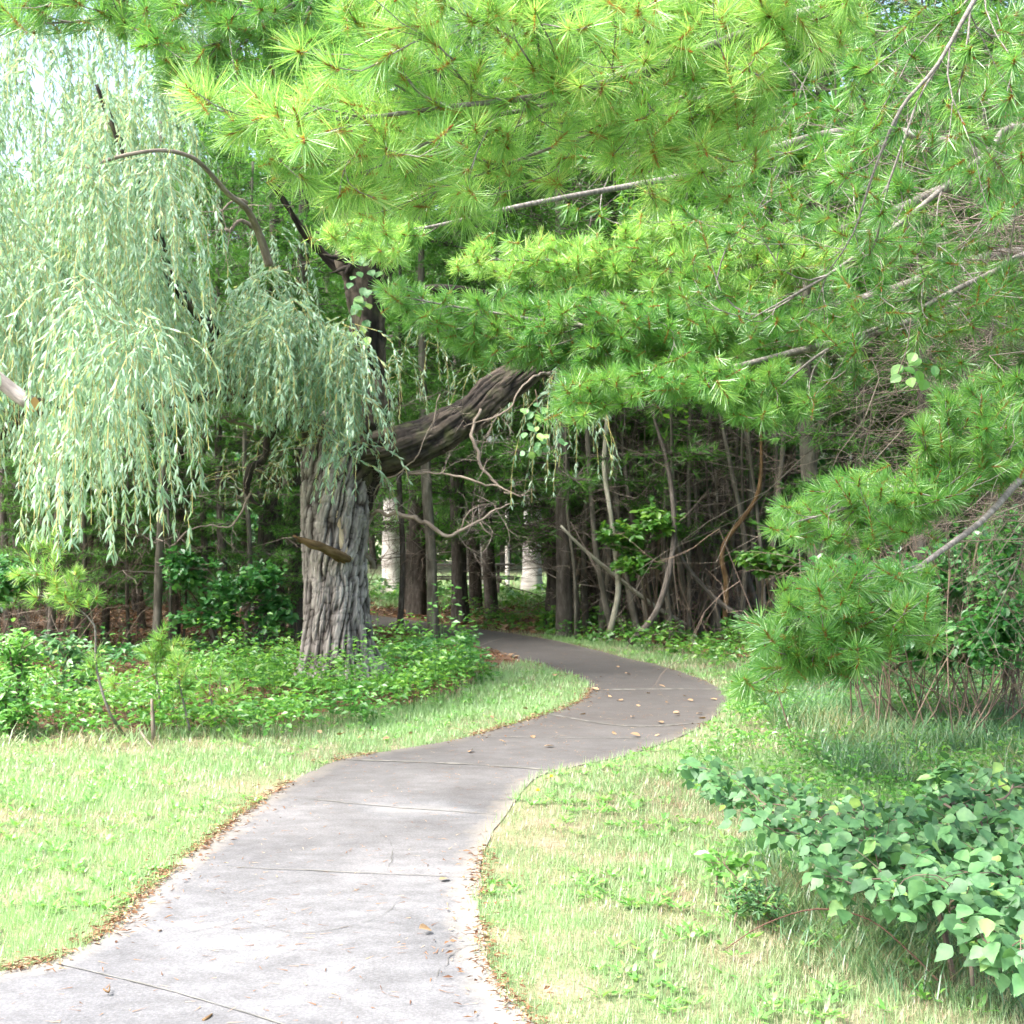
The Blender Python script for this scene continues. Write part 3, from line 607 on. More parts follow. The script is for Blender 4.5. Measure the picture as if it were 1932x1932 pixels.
# B: softer shaded bough at the top left, further away
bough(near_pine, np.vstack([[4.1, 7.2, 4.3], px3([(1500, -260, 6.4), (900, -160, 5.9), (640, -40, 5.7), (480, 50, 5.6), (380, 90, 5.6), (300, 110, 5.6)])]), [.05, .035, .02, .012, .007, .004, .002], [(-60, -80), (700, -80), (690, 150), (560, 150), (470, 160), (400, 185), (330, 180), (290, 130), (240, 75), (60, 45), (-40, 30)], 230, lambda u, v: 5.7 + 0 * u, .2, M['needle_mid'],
      extra=[px3([(640, -40, 5.7), (400, 0, 5.7), (200, 35, 5.7), (70, 45, 5.7)])], L=.10)
# C: mid boughs, smaller in the picture, two tiers
for poly, n, spine, rr, dpt, mat in [
    ([(610, 435), (660, 415), (800, 440), (760, 500), (700, 475), (640, 470)], 70, [(1700, 250, 7.9), (1300, 330, 7.4), (1000, 385, 7.0), (800, 430, 6.9), (660, 440, 6.9)], [.03, .02, .014, .008, .003], 6.9, 'needle'),
    ([(835, 500), (900, 455), (1010, 450), (1130, 445), (1260, 400), (1500, 420), (1600, 480), (1450, 560), (1300, 560), (1100, 530), (980, 520)], 330, [(1960, 330, 8.2), (1600, 430, 8.0), (1300, 480, 7.8), (1080, 490, 7.7), (900, 490, 7.7)], [.04, .028, .018, .01, .004], 7.8, 'needle'),
    ([(712, 545), (760, 540), (830, 560), (1000, 540), (1250, 570), (1500, 560), (1560, 640), (1480, 660), (1330, 690), (1200, 690), (1110, 680), (1000, 690), (900, 680), (830, 645), (760, 605)], 520, [(1960, 480, 8.2), (1640, 560, 7.8), (1400, 620, 7.6), (1150, 620, 7.4), (900, 585, 7.3), (730, 555, 7.3)], [.04, .028, .02, .013, .007, .003], 7.5, 'needle_mid'),
    ([(1030, 760), (1060, 705), (1180, 700), (1320, 700), (1500, 690), (1520, 790), (1440, 795), (1340, 770), (1230, 740), (1130, 780), (1080, 790)], 240, [(1960, 560, 8.0), (1600, 640, 7.4), (1350, 700, 7.0), (1150, 730, 6.9), (1050, 755, 6.9)], [.035, .024, .014, .008, .003], 6.9, 'needle_mid')]:
    bough(near_pine, np.vstack([[4.15, 7.25, 3.2 if spine[0][1] < 300 else 2.6], px3(spine)]), [.045] + rr, poly, n, lambda u, v, D=dpt: D + 0 * u, .25, M[mat], Wd=.0036, nn=85, L=.095)
# D: lower right boughs
fd = lambda u, v: 5.3 + 0 * u
bough(near_pine, np.vstack([[4.1, 7.2, 2.25], px3([(1990, 850, 5.7), (1925, 905, 5.5), (1850, 985, 5.35), (1745, 1062, 5.2), (1640, 1150, 5.1), (1540, 1225, 5.05), (1430, 1285, 5.0)])]), [.04, .02, .016, .013, .011, .008, .005, .002],
      [(1395, 1175), (1470, 1170), (1480, 1110), (1530, 1070), (1640, 1060), (1750, 1080), (1770, 1200), (1700, 1190), (1650, 1270), (1590, 1265), (1500, 1285), (1400, 1305), (1385, 1290), (1440, 1240)], 190, lambda u, v: 5.1 + 0 * u, .2, M['needle_mid'],
      extra=[px3([(1745, 1062, 5.2), (1650, 1090, 5.15), (1500, 1110, 5.1)]), px3([(1640, 1150, 5.1), (1500, 1180, 5.0), (1420, 1195, 5.0)])], L=.085)
bough(near_pine, np.vstack([[4.1, 7.2, 2.3], px3([(1990, 800, 5.9), (1900, 850, 5.7), (1760, 905, 5.6), (1640, 945, 5.5), (1540, 975, 5.4), (1460, 995, 5.4)])]), [.035, .018, .014, .011, .008, .005, .002],
      [(1440, 985), (1500, 935), (1600, 890), (1700, 905), (1740, 840), (1720, 780), (1800, 720), (1932, 700), (1960, 860), (1840, 930), (1740, 990), (1620, 1050), (1520, 1020), (1455, 1005)], 240, lambda u, v: 5.6 + 0 * u, .2, M['needle_mid'], L=.08)
# E: right upper: scattered stars on long bare twigs
bough(near_pine, np.vstack([[4.1, 7.2, 3.9], px3([(1960, -180, 5.6), (1845, -10, 4.9), (1770, 120, 4.8), (1700, 205, 4.75), (1650, 320, 4.75), (1610, 440, 4.8), (1565, 510, 4.85)])]), [.03, .012, .009, .0075, .0065, .005, .0035, .002],
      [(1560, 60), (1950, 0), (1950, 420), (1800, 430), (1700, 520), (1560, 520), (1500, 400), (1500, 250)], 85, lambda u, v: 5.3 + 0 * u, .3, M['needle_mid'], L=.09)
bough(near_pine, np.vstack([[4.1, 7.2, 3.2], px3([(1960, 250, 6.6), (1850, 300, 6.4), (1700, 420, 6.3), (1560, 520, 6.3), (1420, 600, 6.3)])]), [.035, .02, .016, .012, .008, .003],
      [(1280, 300), (1500, 180), (1950, 150), (1950, 640), (1700, 640), (1400, 660), (1280, 560)], 170, lambda u, v: 6.5 + 0 * u, .35, M['needle_shade'], L=.09, nn=80)
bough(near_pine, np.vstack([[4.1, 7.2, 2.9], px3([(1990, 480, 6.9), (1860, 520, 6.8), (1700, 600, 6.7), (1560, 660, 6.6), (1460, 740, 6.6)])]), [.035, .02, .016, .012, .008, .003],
      [(1540, 560), (1950, 430), (1950, 760), (1850, 760), (1760, 700), (1640, 720), (1540, 760), (1440, 770), (1480, 690)], 110, lambda u, v: 6.8 + 0 * u, .35, M['needle_shade'], L=.09, nn=80)
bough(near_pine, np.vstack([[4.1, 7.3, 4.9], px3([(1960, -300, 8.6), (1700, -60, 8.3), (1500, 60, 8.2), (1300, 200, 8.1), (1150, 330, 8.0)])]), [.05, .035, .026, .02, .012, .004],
      [(1000, 250), (1200, 60), (1400, -80), (1960, -80), (1960, 500), (1500, 480), (1250, 430), (1060, 400)], 330, lambda u, v: 8.6 + 0 * u, .5, M['needle_shade'], L=.10, Wd=.0045, nn=60)

tbg, lbg, _ = conifer_parts(13, 5.6, 3.6, 99, nn=16, dens=1.5, dead=False)  # upper pine crown out of view, put in to shade the middle of the path
up_ = Bag(); up_.add(np.vstack(lbg.v) + pine_base, tris=np.vstack(lbg.t), tint=np.concatenate(lbg.tint), along=np.concatenate(lbg.along)); up_.build('crown', M['needle_mid'], near_pine)
# dead fine twigs inside the pine
dt = Bag(); nr_ = 100; zz = 1.5 + rng.random(nr_) * 2.7; aa = R(172) + rng.normal(0, .6, nr_)
twigs_dead(dt, np.column_stack([4.1 + 0 * zz, 7.2 + 0 * zz, zz]), np.column_stack([np.cos(aa), np.sin(aa), rng.normal(.06, .13, nr_)]), 1.45, 3, .007)
zz = 1.9 + rng.random(70) * 1.6; aa = R(180) + rng.normal(0, .45, 70); twigs_dead(dt, np.column_stack([4.1 + 0 * zz, 7.2 + 0 * zz, zz]), np.column_stack([np.cos(aa), np.sin(aa), rng.normal(.02, .12, 70)]), 1.7, 3, .006)
tag(dt.build('dead_branches', M['dead'], near_pine), kind='stuff')

# ------------------------------------------------------------------ willow
WD = 14.1; wb_ = G(640, 1281)
willow = thing('willow_tree', 'old willow with a thick furrowed trunk and long weeping silver green foliage', 'willow tree', wb_)
def wpx(lst): a = np.array(lst, float); return P(a[:, 0], a[:, 1], WD + a[:, 2])
pxm = WD / FPX
b = Bag(); pts = wpx([(641, 1292, 0), (638, 1250, 0), (634, 1180, 0), (632, 1090, .05), (630, 1000, .1), (632, 920, .15), (640, 850, .2), (655, 800, .25), (668, 770, .3)])
tube(b, pts, np.array([80, 69, 62, 60, 62, 66, 66, 50, 20]) * pxm, sides=620, step=.009, rough=.035, freq=2.6, furrow=.034, ff=19, twist=-.5, flare=.28)
b.build('trunk', M['bark_w'], willow, smooth=True, usebark=True)
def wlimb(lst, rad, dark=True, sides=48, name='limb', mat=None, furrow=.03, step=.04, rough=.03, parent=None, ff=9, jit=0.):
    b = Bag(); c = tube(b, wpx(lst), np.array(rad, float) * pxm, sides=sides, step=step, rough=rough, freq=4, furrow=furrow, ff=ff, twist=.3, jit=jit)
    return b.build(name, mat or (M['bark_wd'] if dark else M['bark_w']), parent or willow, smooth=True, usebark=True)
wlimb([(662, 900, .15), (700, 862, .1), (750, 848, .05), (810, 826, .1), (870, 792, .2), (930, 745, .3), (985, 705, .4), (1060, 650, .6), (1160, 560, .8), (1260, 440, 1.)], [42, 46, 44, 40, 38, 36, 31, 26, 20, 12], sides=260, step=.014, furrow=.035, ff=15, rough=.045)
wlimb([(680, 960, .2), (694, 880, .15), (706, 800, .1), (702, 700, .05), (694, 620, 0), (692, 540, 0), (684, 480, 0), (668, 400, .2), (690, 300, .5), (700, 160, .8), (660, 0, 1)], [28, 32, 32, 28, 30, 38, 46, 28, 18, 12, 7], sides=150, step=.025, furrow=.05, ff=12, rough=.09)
for k_ in range(9):
    a_ = rng.random() * 6.28; u_, v_ = 684 + rng.normal(0, 12), 500 + rng.normal(0, 40)
    wlimb([(u_, v_, -.1), (u_ + 45 * math.cos(a_), v_ - 20 + 30 * math.sin(a_), -.25), (u_ + 85 * math.cos(a_ + .4), v_ - 40 + 60 * math.sin(a_), -.3)], [8, 5, 1.5], sides=14, furrow=.01, jit=.25)
wlimb([(700, 570, .35), (760, 555, .4), (850, 545, .5), (960, 560, .7)], [20, 15, 10, 6])
wlimb([(690, 520, .4), (640, 505, .3), (600, 470, .2), (560, 420, 0), (520, 350, -.3)], [18, 12, 9, 7, 5])
wlimb([(695, 720, .3), (722, 650, .2), (718, 600, .2), (730, 540, .3), (760, 470, .4), (830, 420, .5)], [10, 9, 8, 8, 6, 4])
wlimb([(615, 860, .1), (590, 800, 0), (540, 765, -.1), (480, 748, -.3), (435, 720, -.5), (415, 680, -.6), (408, 630, -.8), (370, 590, -1), (320, 520, -1.3), (290, 420, -1.5), (240, 300, -1.8), (180, 160, -2)], [30, 26, 22, 21, 20, 17, 14, 12, 10, 9, 7, 4])
wlimb([(480, 748, -.3), (400, 745, -.8), (300, 760, -1.6), (180, 762, -2.4), (80, 768, -3), (-80, 800, -3.6)], [14, 12, 11, 12, 12, 14])
wlimb([(80, 768, -3), (30, 755, -3.1), (-60, 745, -3.3)], [9, 12, 15]); wlimb([(80, 768, -3), (40, 795, -3.2), (0, 820, -3.4), (-60, 860, -3.5)], [7, 9, 10, 11])
# sawn branch on the left edge
sb = wlimb([(-70, 655, -5.7), (-20, 700, -5.7), (20, 735, -5.7), (57, 761, -5.7)], [8, 8, 8.3, 8.5], mat=M['bark_w'], sides=24, furrow=.008, rough=.004, name='sawn_branch')
cb = Bag(); c0 = P(60, 763, WD - 5.7); cd = unit(np.array([.72, -.62, -.3])); segs(cb, [c0 - cd * .012], [c0 + cd * .01], .052, .05, 24)
ring = [c0 + cd * .01]; x_ = unit(np.cross(cd, [0, 0, 1.])); y_ = np.cross(cd, x_)
for k in range(24): ring.append(c0 + cd * .01 + (x_ * math.cos(k * math.pi / 12) + y_ * math.sin(k * math.pi / 12)) * .05)
cb.add(np.array(ring), tris=[(0, 1 + k, 1 + (k + 1) % 24) for k in range(24)], tint=.6); cb.build('cut_face', M['wood_cut'], sb)
# bare dead branch high up, stubs, dead side branches
wlimb([(508, 500, -1.4), (490, 445, -1.6), (466, 395, -2), (430, 365, -2.4), (390, 320, -2.8), (360, 296, -3), (310, 284, -3.2), (250, 290, -3.4), (195, 305, -3.5), (180, 316, -3.5), (155, 316, -3.5)], [8, 7, 5.5, 4.4, 3.6, 3.2, 3, 3, 2.7, 2.2, 1], mat=M['wood_dead'], sides=12, furrow=0, rough=.004, name='dead_branch')
for l, r in [([(462, 388, -.8), (440, 380, -.9), (420, 395, -1), (405, 400, -1)], [5, 4, 3.5, 2]), ([(478, 425, -.8), (455, 420, -.9), (435, 435, -1), (420, 432, -1)], [5, 4, 4, 3]), ([(525, 770, -.2), (505, 800, -.3), (480, 812, -.4), (430, 795, -.6), (405, 775, -.7)], [6, 5, 4.5, 3, 2]),
             ([(700, 968, 0), (735, 968, -.2), (780, 974, -.3), (803, 988, -.4), (830, 1006, -.5), (862, 1005, -.5), (890, 990, -.5), (930, 962, -.5), (975, 948, -.5)], [4, 5, 5.5, 5, 5, 4.5, 3, 2.5, 1]), ([(862, 1000, -.5), (900, 960, -.5), (930, 950, -.4)], [3, 2, 1]), ([(900, 985, -.5), (930, 1005, -.5)], [2.5, 1.2]),
             ([(706, 935, 0), (725, 905, -.2), (760, 890, -.3), (790, 855, -.4), (815, 800, -.4), (830, 740, -.4)], [2.5, 2.5, 2, 2, 1.5, 1]), ([(770, 890, -.3), (830, 895, -.4), (900, 908, -.5), (960, 925, -.5), (985, 935, -.5)], [2.5, 2.5, 3, 2, 1]),
             ([(905, 770, 0), (895, 830, -.1), (905, 870, -.1), (930, 905, -.2), (950, 930, -.2)], [4, 4.5, 4, 3, 1.5]), ([(1040, 700, -.5), (1000, 712, -.9), (940, 780, -1), (880, 800, -1)], [4, 3, 2, 1]),
             ([(540, 775, 0), (505, 850, -.2), (480, 880, -.3), (468, 905, -.4), (470, 930, -.4), (495, 955, -.4)], [12, 9, 9, 10, 7, 3]), ([(470, 930, -.4), (440, 985, -.5), (400, 990, -.6), (360, 1005, -.7), (330, 1030, -.8)], [3.5, 3, 2.5, 2, 1.2]), ([(700, 1080, .2), (694, 1020, .1), (700, 980, .1), (715, 950, 0)], [8, 7, 5, 2])]:
    wlimb(l, [x * .72 for x in r], mat=M['bark_wd'] if r[0] > 8 else M['wood_dead'], sides=10, furrow=0, rough=.008, name='dead_branch', jit=.17)
    db_ = Bag(); pp_ = wpx(l); k_ = rng.integers(0, len(pp_), 7); twigs_dead(db_, pp_[k_], rng.normal(size=(7, 3)), .35, 2, .005); tag(db_.build('fine_twigs', M['dead'], willow), kind='stuff')
wlimb([(658, 1055, -.28), (640, 1047, -.42), (610, 1036, -.6), (580, 1024, -.75), (552, 1014, -.85)], [8.5, 9, 8, 6.5, 2.5], mat=M['wood_stub'], sides=16, furrow=.012, rough=.022, name='broken_stub', jit=.06)
st_ = [o for o in willow.children if o.name.startswith('broken_stub')][0]; b = Bag()
for k_ in range(9):
    e0, e1 = sorted(rng.random(2)); p0 = np.array([552, 1014, -.85]) * (1 - e0 * .5) + np.array([658, 1055, -.28]) * e0 * .5; p1 = np.array([552, 1014, -.85]) * (1 - (.55 + e1 * .45)) + np.array([658, 1055, -.28]) * (.55 + e1 * .45)
    p0, p1 = p0 + rng.normal(0, 1, 3) * [4, 4, .03], p1 + rng.normal(0, 1, 3) * [4, 6, .03]; tube(b, wpx([p0, (p0 + p1) / 2 + rng.normal(0, 1, 3) * [2, 2, .02], p1]), np.array([.8, 4, 2.5]) * pxm, sides=6, step=.03, rough=.004, jit=.05)
tag(b.build('splinters', M['wood_stub'], st_, usebark=True), kind='stuff')
wlimb([(634, 935, -.17), (634, 960, -.19), (640, 1000, -.205), (648, 1035, -.195), (664, 1056, -.19)], [2, 6, 8, 8, 3], mat=M['wood_pale'], sides=16, furrow=.012, rough=.012, name='bare_wood_scar')
# strands
def strands(bag, tw, anchors, lens, lsz, sway=.12, every=.04, wdt=.2, lean=None, lr=2):
    A, B, P_, D_ = [], [], [], []
    for a, Ls in zip(anchors, lens):
        n = max(4, int(Ls / .13)); s = np.linspace(0, 1, n + 1); az = rng.random() * 6.283
        out = np.array([math.cos(az), math.sin(az), 0]) * (.15 + .45 * rng.random())
        if lean is not None: out = out + lean
        bend = np.cumsum(rng.normal(0, sway * .22, (n + 1, 2)), 0)
        q = a + out * (1 - np.exp(-s * 3))[:, None] + np.column_stack([bend * .35, -Ls * (s ** 1.25)])
        A.append(q[:-1]); B.append(q[1:])
        m = int(Ls / every); t = rng.random(m) * n; i = t.astype(int); f = (t - i)[:, None]; P_.append(q[i] * (1 - f) + q[i + 1] * f); D_.append(unit(q[i + 1] - q[i]))
    A, B = np.vstack(A), np.vstack(B); segs(tw, A, B, .0028, .0024, 3)
    P_, D_ = np.vstack(P_), np.vstack(D_); n = len(P_)
    for _ in range(lr - 1):
        pass
    az = rng.random(n) * 6.283; sd = np.column_stack([np.cos(az), np.sin(az), 0 * az])
    d = unit(D_ * .9 + sd * (.35 + .4 * rng.random(n))[:, None] + rng.normal(0, .1, (n, 3)))
    L = lsz * (.6 + .6 * rng.random(n)); scatter(bag, *WLEAF, P_, d, sd + rng.normal(0, .5, (n, 3)) + np.array([0, 0, .3]), L, L * wdt, np.clip(rng.normal(.5, .24, n), 0, 1))
def foliage(poly, n, d0, d1, bottom, lmin, lmax, lsz, parent=willow, every=.034, wdt=.17):
    nc = max(3, int(n / 15)); cc = poly_px(poly, nc); cd_ = d0 + rng.random(nc) * (d1 - d0); k = rng.integers(0, nc, n)
    q = cc[k] + rng.normal(0, 1, (n, 2)) * np.array([12, 22]); d = cd_[k] + rng.normal(0, .18, n); a = P(q[:, 0], q[:, 1], d)
    bot = np.interp(q[:, 0], *zip(*bottom)); zb = CAM_H - (bot + rng.normal(0, 18, n) + rng.normal(0, 45, nc)[k] - 1000) / FPX * d
    L = np.clip(np.minimum(a[:, 2] - zb, lmin + rng.random(n) * (lmax - lmin)), .15, None)
    lb, tw = Bag(), Bag(); strands(lb, tw, a, L, lsz, every=every, wdt=wdt)
    f = tag(tw.build('weeping_twigs', M['wtwig'], parent), kind='stuff'); lb.build('leaves', M['willow'], f)
botm = [(-60, 900), (60, 890), (110, 1040), (190, 1060), (215, 940), (250, 960), (290, 900), (310, 770), (400, 740), (470, 700), (530, 740), (570, 830), (620, 870), (690, 850), (700, 780), (720, 640)]
foliage([(-80, -60), (330, -60), (340, 160), (420, 300), (520, 380), (600, 520), (580, 640), (300, 760), (-80, 760)], 800, 12.2, 15.5, botm, .6, 1.8, .085, every=.017, wdt=.2)
foliage([(-80, -60), (250, -60), (260, 200), (330, 400), (300, 650), (-80, 650)], 330, 10, 12.2, botm, .5, 1.6, .08, every=.017, wdt=.19)
# nearer curtain (bigger leaves)
foliage([(150, 520), (200, 490), (290, 500), (305, 560), (290, 640), (160, 640)], 46, 7.6, 8.6, [(0, 930), (215, 930), (240, 990), (260, 990), (275, 850), (300, 870), (400, 830)], .9, 1.7, .088, every=.016, wdt=.15)
foliage([(60, 600), (180, 560), (200, 760), (120, 820), (60, 720)], 42, 8.4, 10, [(0, 900), (70, 890), (110, 1000), (200, 1090), (230, 1000)], .8, 1.7, .09, every=.017)
foliage([(430, 520), (520, 490), (590, 500), (625, 540), (645, 600), (668, 700), (640, 720), (520, 680), (420, 640)], 230, 12.6, 13.5, [(400, 720), (500, 740), (560, 840), (600, 850), (690, 870), (720, 850)], .5, 1.6, .085, every=.016, wdt=.2)
foliage([(560, 720), (690, 700), (700, 800), (640, 860), (570, 850)], 40, 12.8, 13.4, [(500, 900), (570, 900), (600, 960), (640, 990), (700, 980)], .4, .8, .085, every=.017, wdt=.2)
foliage([(1040, 700), (1120, 690), (1130, 800), (1050, 830)], 26, 13.5, 15, [(1000, 950), (1060, 1000), (1130, 900)], .6, 1.5, .085)
foliage([(720, 560), (1000, 560), (1060, 700), (900, 720), (720, 690)], 60, 15, 17, [(700, 760), (1100, 780)], .4, 1.1, .085)
foliage([(400, 860), (560, 820), (560, 900), (420, 920)], 36, 14, 15, [(400, 1000), (560, 940)], .2, .5, .08)
foliage([(-80, -80), (340, -80), (350, 120), (200, 240), (-80, 260)], 230, 11, 14.5, botm, .7, 1.6, .085, every=.018, wdt=.2)
foliage([(590, 560), (650, 590), (690, 700), (690, 760), (600, 760)], 70, 12.6, 13.3, [(560, 860), (640, 950), (700, 900)], .4, 1.1, .085, every=.017, wdt=.2)
foliage([(-60, 420), (120, 450), (150, 620), (-60, 650)], 90, 9.6, 11.5, botm, .7, 1.5, .08, every=.018, wdt=.19)
# unseen high crown above the view, added to shade the path
foliage([(250, -750), (1500, -900), (1600, -250), (900, -100), (330, -90)], 620, 10.5, 19, [(-200, -80), (330, -80), (700, 40), (1600, -60)], 1.2, 2.6, .14, every=.04, wdt=.34)

rng = np.random.default_rng(2024)
# vine leaves on the dark stem and hanging on the right limb
def vine(name, label, pxs, leafpx, mat, lsz, d, rr=.006):
    r_ = thing(name, label, 'vine', P(pxs[0][0], pxs[0][1], pxs[0][2]))
    b = Bag(); tube(b, px3(pxs), [rr] * len(pxs), sides=6, step=.05); b.build('stem', M['stem'], r_, smooth=True, usebark=True)
    lp = P([p[0] for p in leafpx], [p[1] for p in leafpx], d) + rng.normal(0, .03, (len(leafpx), 3)); n = len(lp)
    lb = Bag(); scatter(lb, *OLEAF, lp, np.column_stack([rng.normal(0, .8, n), rng.normal(-.3, .3, n), -.6 - .3 * rng.random(n)]), np.column_stack([rng.normal(0, .3, n), -np.ones(n), .8 * np.ones(n)]), lsz * (.7 + .6 * rng.random(n)), lsz * (.7 + .3 * rng.random(n)), np.clip(rng.normal(.7, .2, n), 0, 1))
    lb.build('leaves', mat, r_)
vine('climbing_vine', 'leafy vine climbing the dark upright stem of the willow', [(690, 760, 13.9), (680, 640, 13.95), (695, 560, 13.9), (680, 480, 13.9), (690, 400, 13.9)], [(680 + rng.normal(0, 12), 500 + 240 * rng.random()) for _ in range(34)] + [(700 + rng.normal(0, 22), 460 * 1.0 + rng.normal(0, 25)) for _ in range(20)], M['leaf_blue'], .11, 13.6)
vine('hanging_vine', 'short vine of pale rounded leaves hanging below the thick willow limb', [(1010, 735, 11.5), (1020, 790, 11.5), (1035, 830, 11.5), (1050, 870, 11.5)], [(1008 + rng.normal(0, 16), 785 + rng.normal(0, 10)) for _ in range(10)] + [(1030 + rng.normal(0, 18), 840 + rng.normal(0, 14)) for _ in range(12)], M['leaf_blue'], .075, 11.5, .003)
vine('grape_vine', 'dangling reddish vine tip with a few bright green lobed leaves on the right', [(1718, 600, 5.0), (1713, 650, 5.0), (1700, 690, 5.0), (1688, 725, 5.0), (1694, 748, 5.0), (1672, 738, 5.0), (1660, 742, 5.0)], [(1700, 688), (1708, 700), (1722, 690), (1735, 700), (1746, 694), (1690, 705), (1738, 708), (1715, 683), (1752, 702), (1728, 660)], M['leaf_mid'], .05, 4.98, .0022)

# ------------------------------------------------------------------ forest prototypes
def make_tree(name, label, cat, group, bags, bark, leafm, loc):
    r_ = thing(name, label, cat, (0, 0, 0), group)
    bags[0].build('trunk', bark, r_, smooth=True, usebark=True)
    if bags[1]: bags[1].build('crown', leafm, r_)
    if bags[2]: bags[2].build('dead_branches', M['dead'], r_)
    r_.location = loc; return r_
def broad_parts(H, cb, rad, seed, nl=9000, lsz=.11, lean=0., stems=1):
    g = np.random.default_rng(seed); tb = Bag(); lb = Bag()
    r0 = .035 + .011 * H; b = g.normal(0, .25, 4); r0 *= .6; pts = np.array([[0, 0, -.2], [b[0], b[1], H * .3], [b[2] + lean, b[3], H * .6], [b[0] + lean * 1.6, b[1], H * .92]])
    c = tube(tb, pts, np.array([r0 * 1.2, r0 * .85, r0 * .5, .015]), sides=14, step=.2, rough=.012, flare=.3)
    nb = 46; T = []
    for k in range(nb):
        z = cb + (H - cb) * g.random() ** .9; f = (z - cb) / (H - cb); a = g.random() * 6.283; rr = rad * math.sqrt(max(.08, 1 - (2 * f - .85) ** 2 / 1.4)) * (.55 + .5 * g.random()); ctr = c[np.argmin(np.abs(c[:, 2] - z))]
        T.append([ctr[0] + math.cos(a) * rr, ctr[1] + math.sin(a) * rr, z + .2 * rr])
    T = np.array(T); sub = (T[:, None] + g.normal(0, .42, (nb, 5, 3))).reshape(-1, 3)
    A, B, ca, cb2, tips, td = grow([c[::3]], sub, 3, sag=-.05); segs(tb, A, B, .006 * ca ** .45, .006 * cb2 ** .45, 4)
    n = nl; k = g.integers(0, len(tips), n); off = g.normal(0, .24, (n, 3)) * np.array([1, 1, .55]); pos = tips[k] + off
    az = g.random(n) * 6.283; d = np.column_stack([np.cos(az), np.sin(az), g.normal(-.25, .3, n)]); nr = np.column_stack([g.normal(0, .45, n), g.normal(0, .45, n), np.ones(n)])
    t = np.clip(.5 + (g.random(len(tips))[k] - .5) * .6 + g.normal(0, .18, n), 0, 1)
    scatter(lb, *DLEAF, pos, d, nr, lsz * (.6 + .7 * g.random(n)), lsz * .62, t)
    return tb, lb, None
Z0 = (0, -300, -80)
proto = {}
proto['pine_hi'] = [make_tree('pine_tree', 'x', 'pine tree', 'x', conifer_parts(13, 3.4, 2.2, s), M['bark_p'], M['needle_far'], Z0) for s in (11, 12, 13)]
proto['pine_lo'] = [make_tree('pine_tree', 'x', 'pine tree', 'x', conifer_parts(10, 1.5, 2.2, s, dens=1.7), M['bark_p'], M['needle_far'], Z0) for s in (21, 22)]
proto['broad'] = [make_tree('broadleaf_tree', 'x', 'tree', 'x', broad_parts(13, 3.0, 3.2, s, 15000, .13), M['bark_s'], M['leaf_crown'], Z0) for s in (31, 32)]
used = set()
def put(kind, k, loc, rz, s, label, group):
    p = proto[kind][k % len(proto[kind])]
    if p.name not in used:
        used.add(p.name); p.location = tuple(float(a) for a in loc); p.rotation_euler = (0, 0, rz); p.scale = (s, s, s); p['label'] = label; p['group'] = group; return p
    return copy_tree(p, loc, rz, s, label, group)

# distinct trunks beside and beyond the path
def lone_trunk(name, label, cat, base_px, top, r, bark, lean_px=0, H=11, crown=None, d=None, dead=12, group=None):
    g = G(*base_px); r_ = thing(name, label, cat, g, group); y = g[1]; tb = Bag()
    topx = (lean_px / FPX) * y
    pts = np.array([[0, 0, -.1], [topx * .25 + rng.normal(0, .03), .05, 1.2], [topx * .6 + rng.normal(0, .05), -.05, 2.6], [topx, .1, H * .5], [topx * 1.3, .2, H]]) + g; rr = r / FPX * y
    tube(tb, pts, np.array([rr * 1.1, rr * .95, rr * .9, rr * .7, .02]), sides=24, step=.12, rough=rr * .12, freq=5, flare=.28)
    tb.build('trunk', bark, r_, smooth=True, usebark=True)
    if dead:
        db = Bag(); zz = .9 + rng.random(dead) * 3; a = rng.random(dead) * 6.283; cx = np.interp(zz, [0, 1.2, 2.6, H * .5], [0, topx * .25, topx * .6, topx])
        twigs_dead(db, np.column_stack([cx, 0 * zz, zz]) + g, np.column_stack([np.cos(a), np.sin(a), rng.normal(-.05, .25, dead)]), .9, 2, .008); db.build('dead_branches', M['dead'], r_)
    if crown:
        tbg, lb, _ = conifer_parts(H, crown, 2.0, int(rng.integers(1e6)), dead=False, thin=.3)
        lb2 = Bag(); lb2.add(np.vstack(lb.v) + g + np.array([topx, 0, 0]), tris=np.vstack(lb.t), tint=np.concatenate(lb.tint), along=np.concatenate(lb.along)); lb2.build('crown', M['needle_far'], r_)
    return r_
lone_trunk('pine_tree', 'dark pine trunk standing behind the path just right of the willow', 'pine tree', (787, 1162), 0, 17, M['bark_p'], 4, crown=3.2)
lone_trunk('pine_tree', 'dark straight pine trunk between the two pale trunks of the clearing', 'pine tree', (868, 1176), 0, 15, M['bark_p'], -4, crown=3.0)
lone_trunk('pine_tree', 'grey slightly bent trunk standing at the inner edge of the path bend', 'pine tree', (817, 1210), 0, 10.5, M['bark_s'], -22, crown=3.0, H=9)
lone_trunk('pine_tree', 'thin dark stem close to the willow on its right', 'tree', (753, 1198), 0, 5.5, M['bark_p'], 0, crown=3.0, H=8)
lone_trunk('pine_tree', 'straight brown trunk at the left end of the dark thicket', 'pine tree', (1145, 1192), 0, 7.5, M['bark_p'], -14, crown=3.6, dead=26)
lone_trunk('pine_tree', 'dark trunk half hidden behind the left side of the willow', 'pine tree', (562, 1207), 0, 16, M['bark_p'], 6, crown=3.4)
lone_trunk('pine_tree', 'grey pole trunk rising in the dark wood left of the willow', 'pine tree', (294, 1240), 0, 8, M['bark_s'], 2, crown=3.0, dead=22)
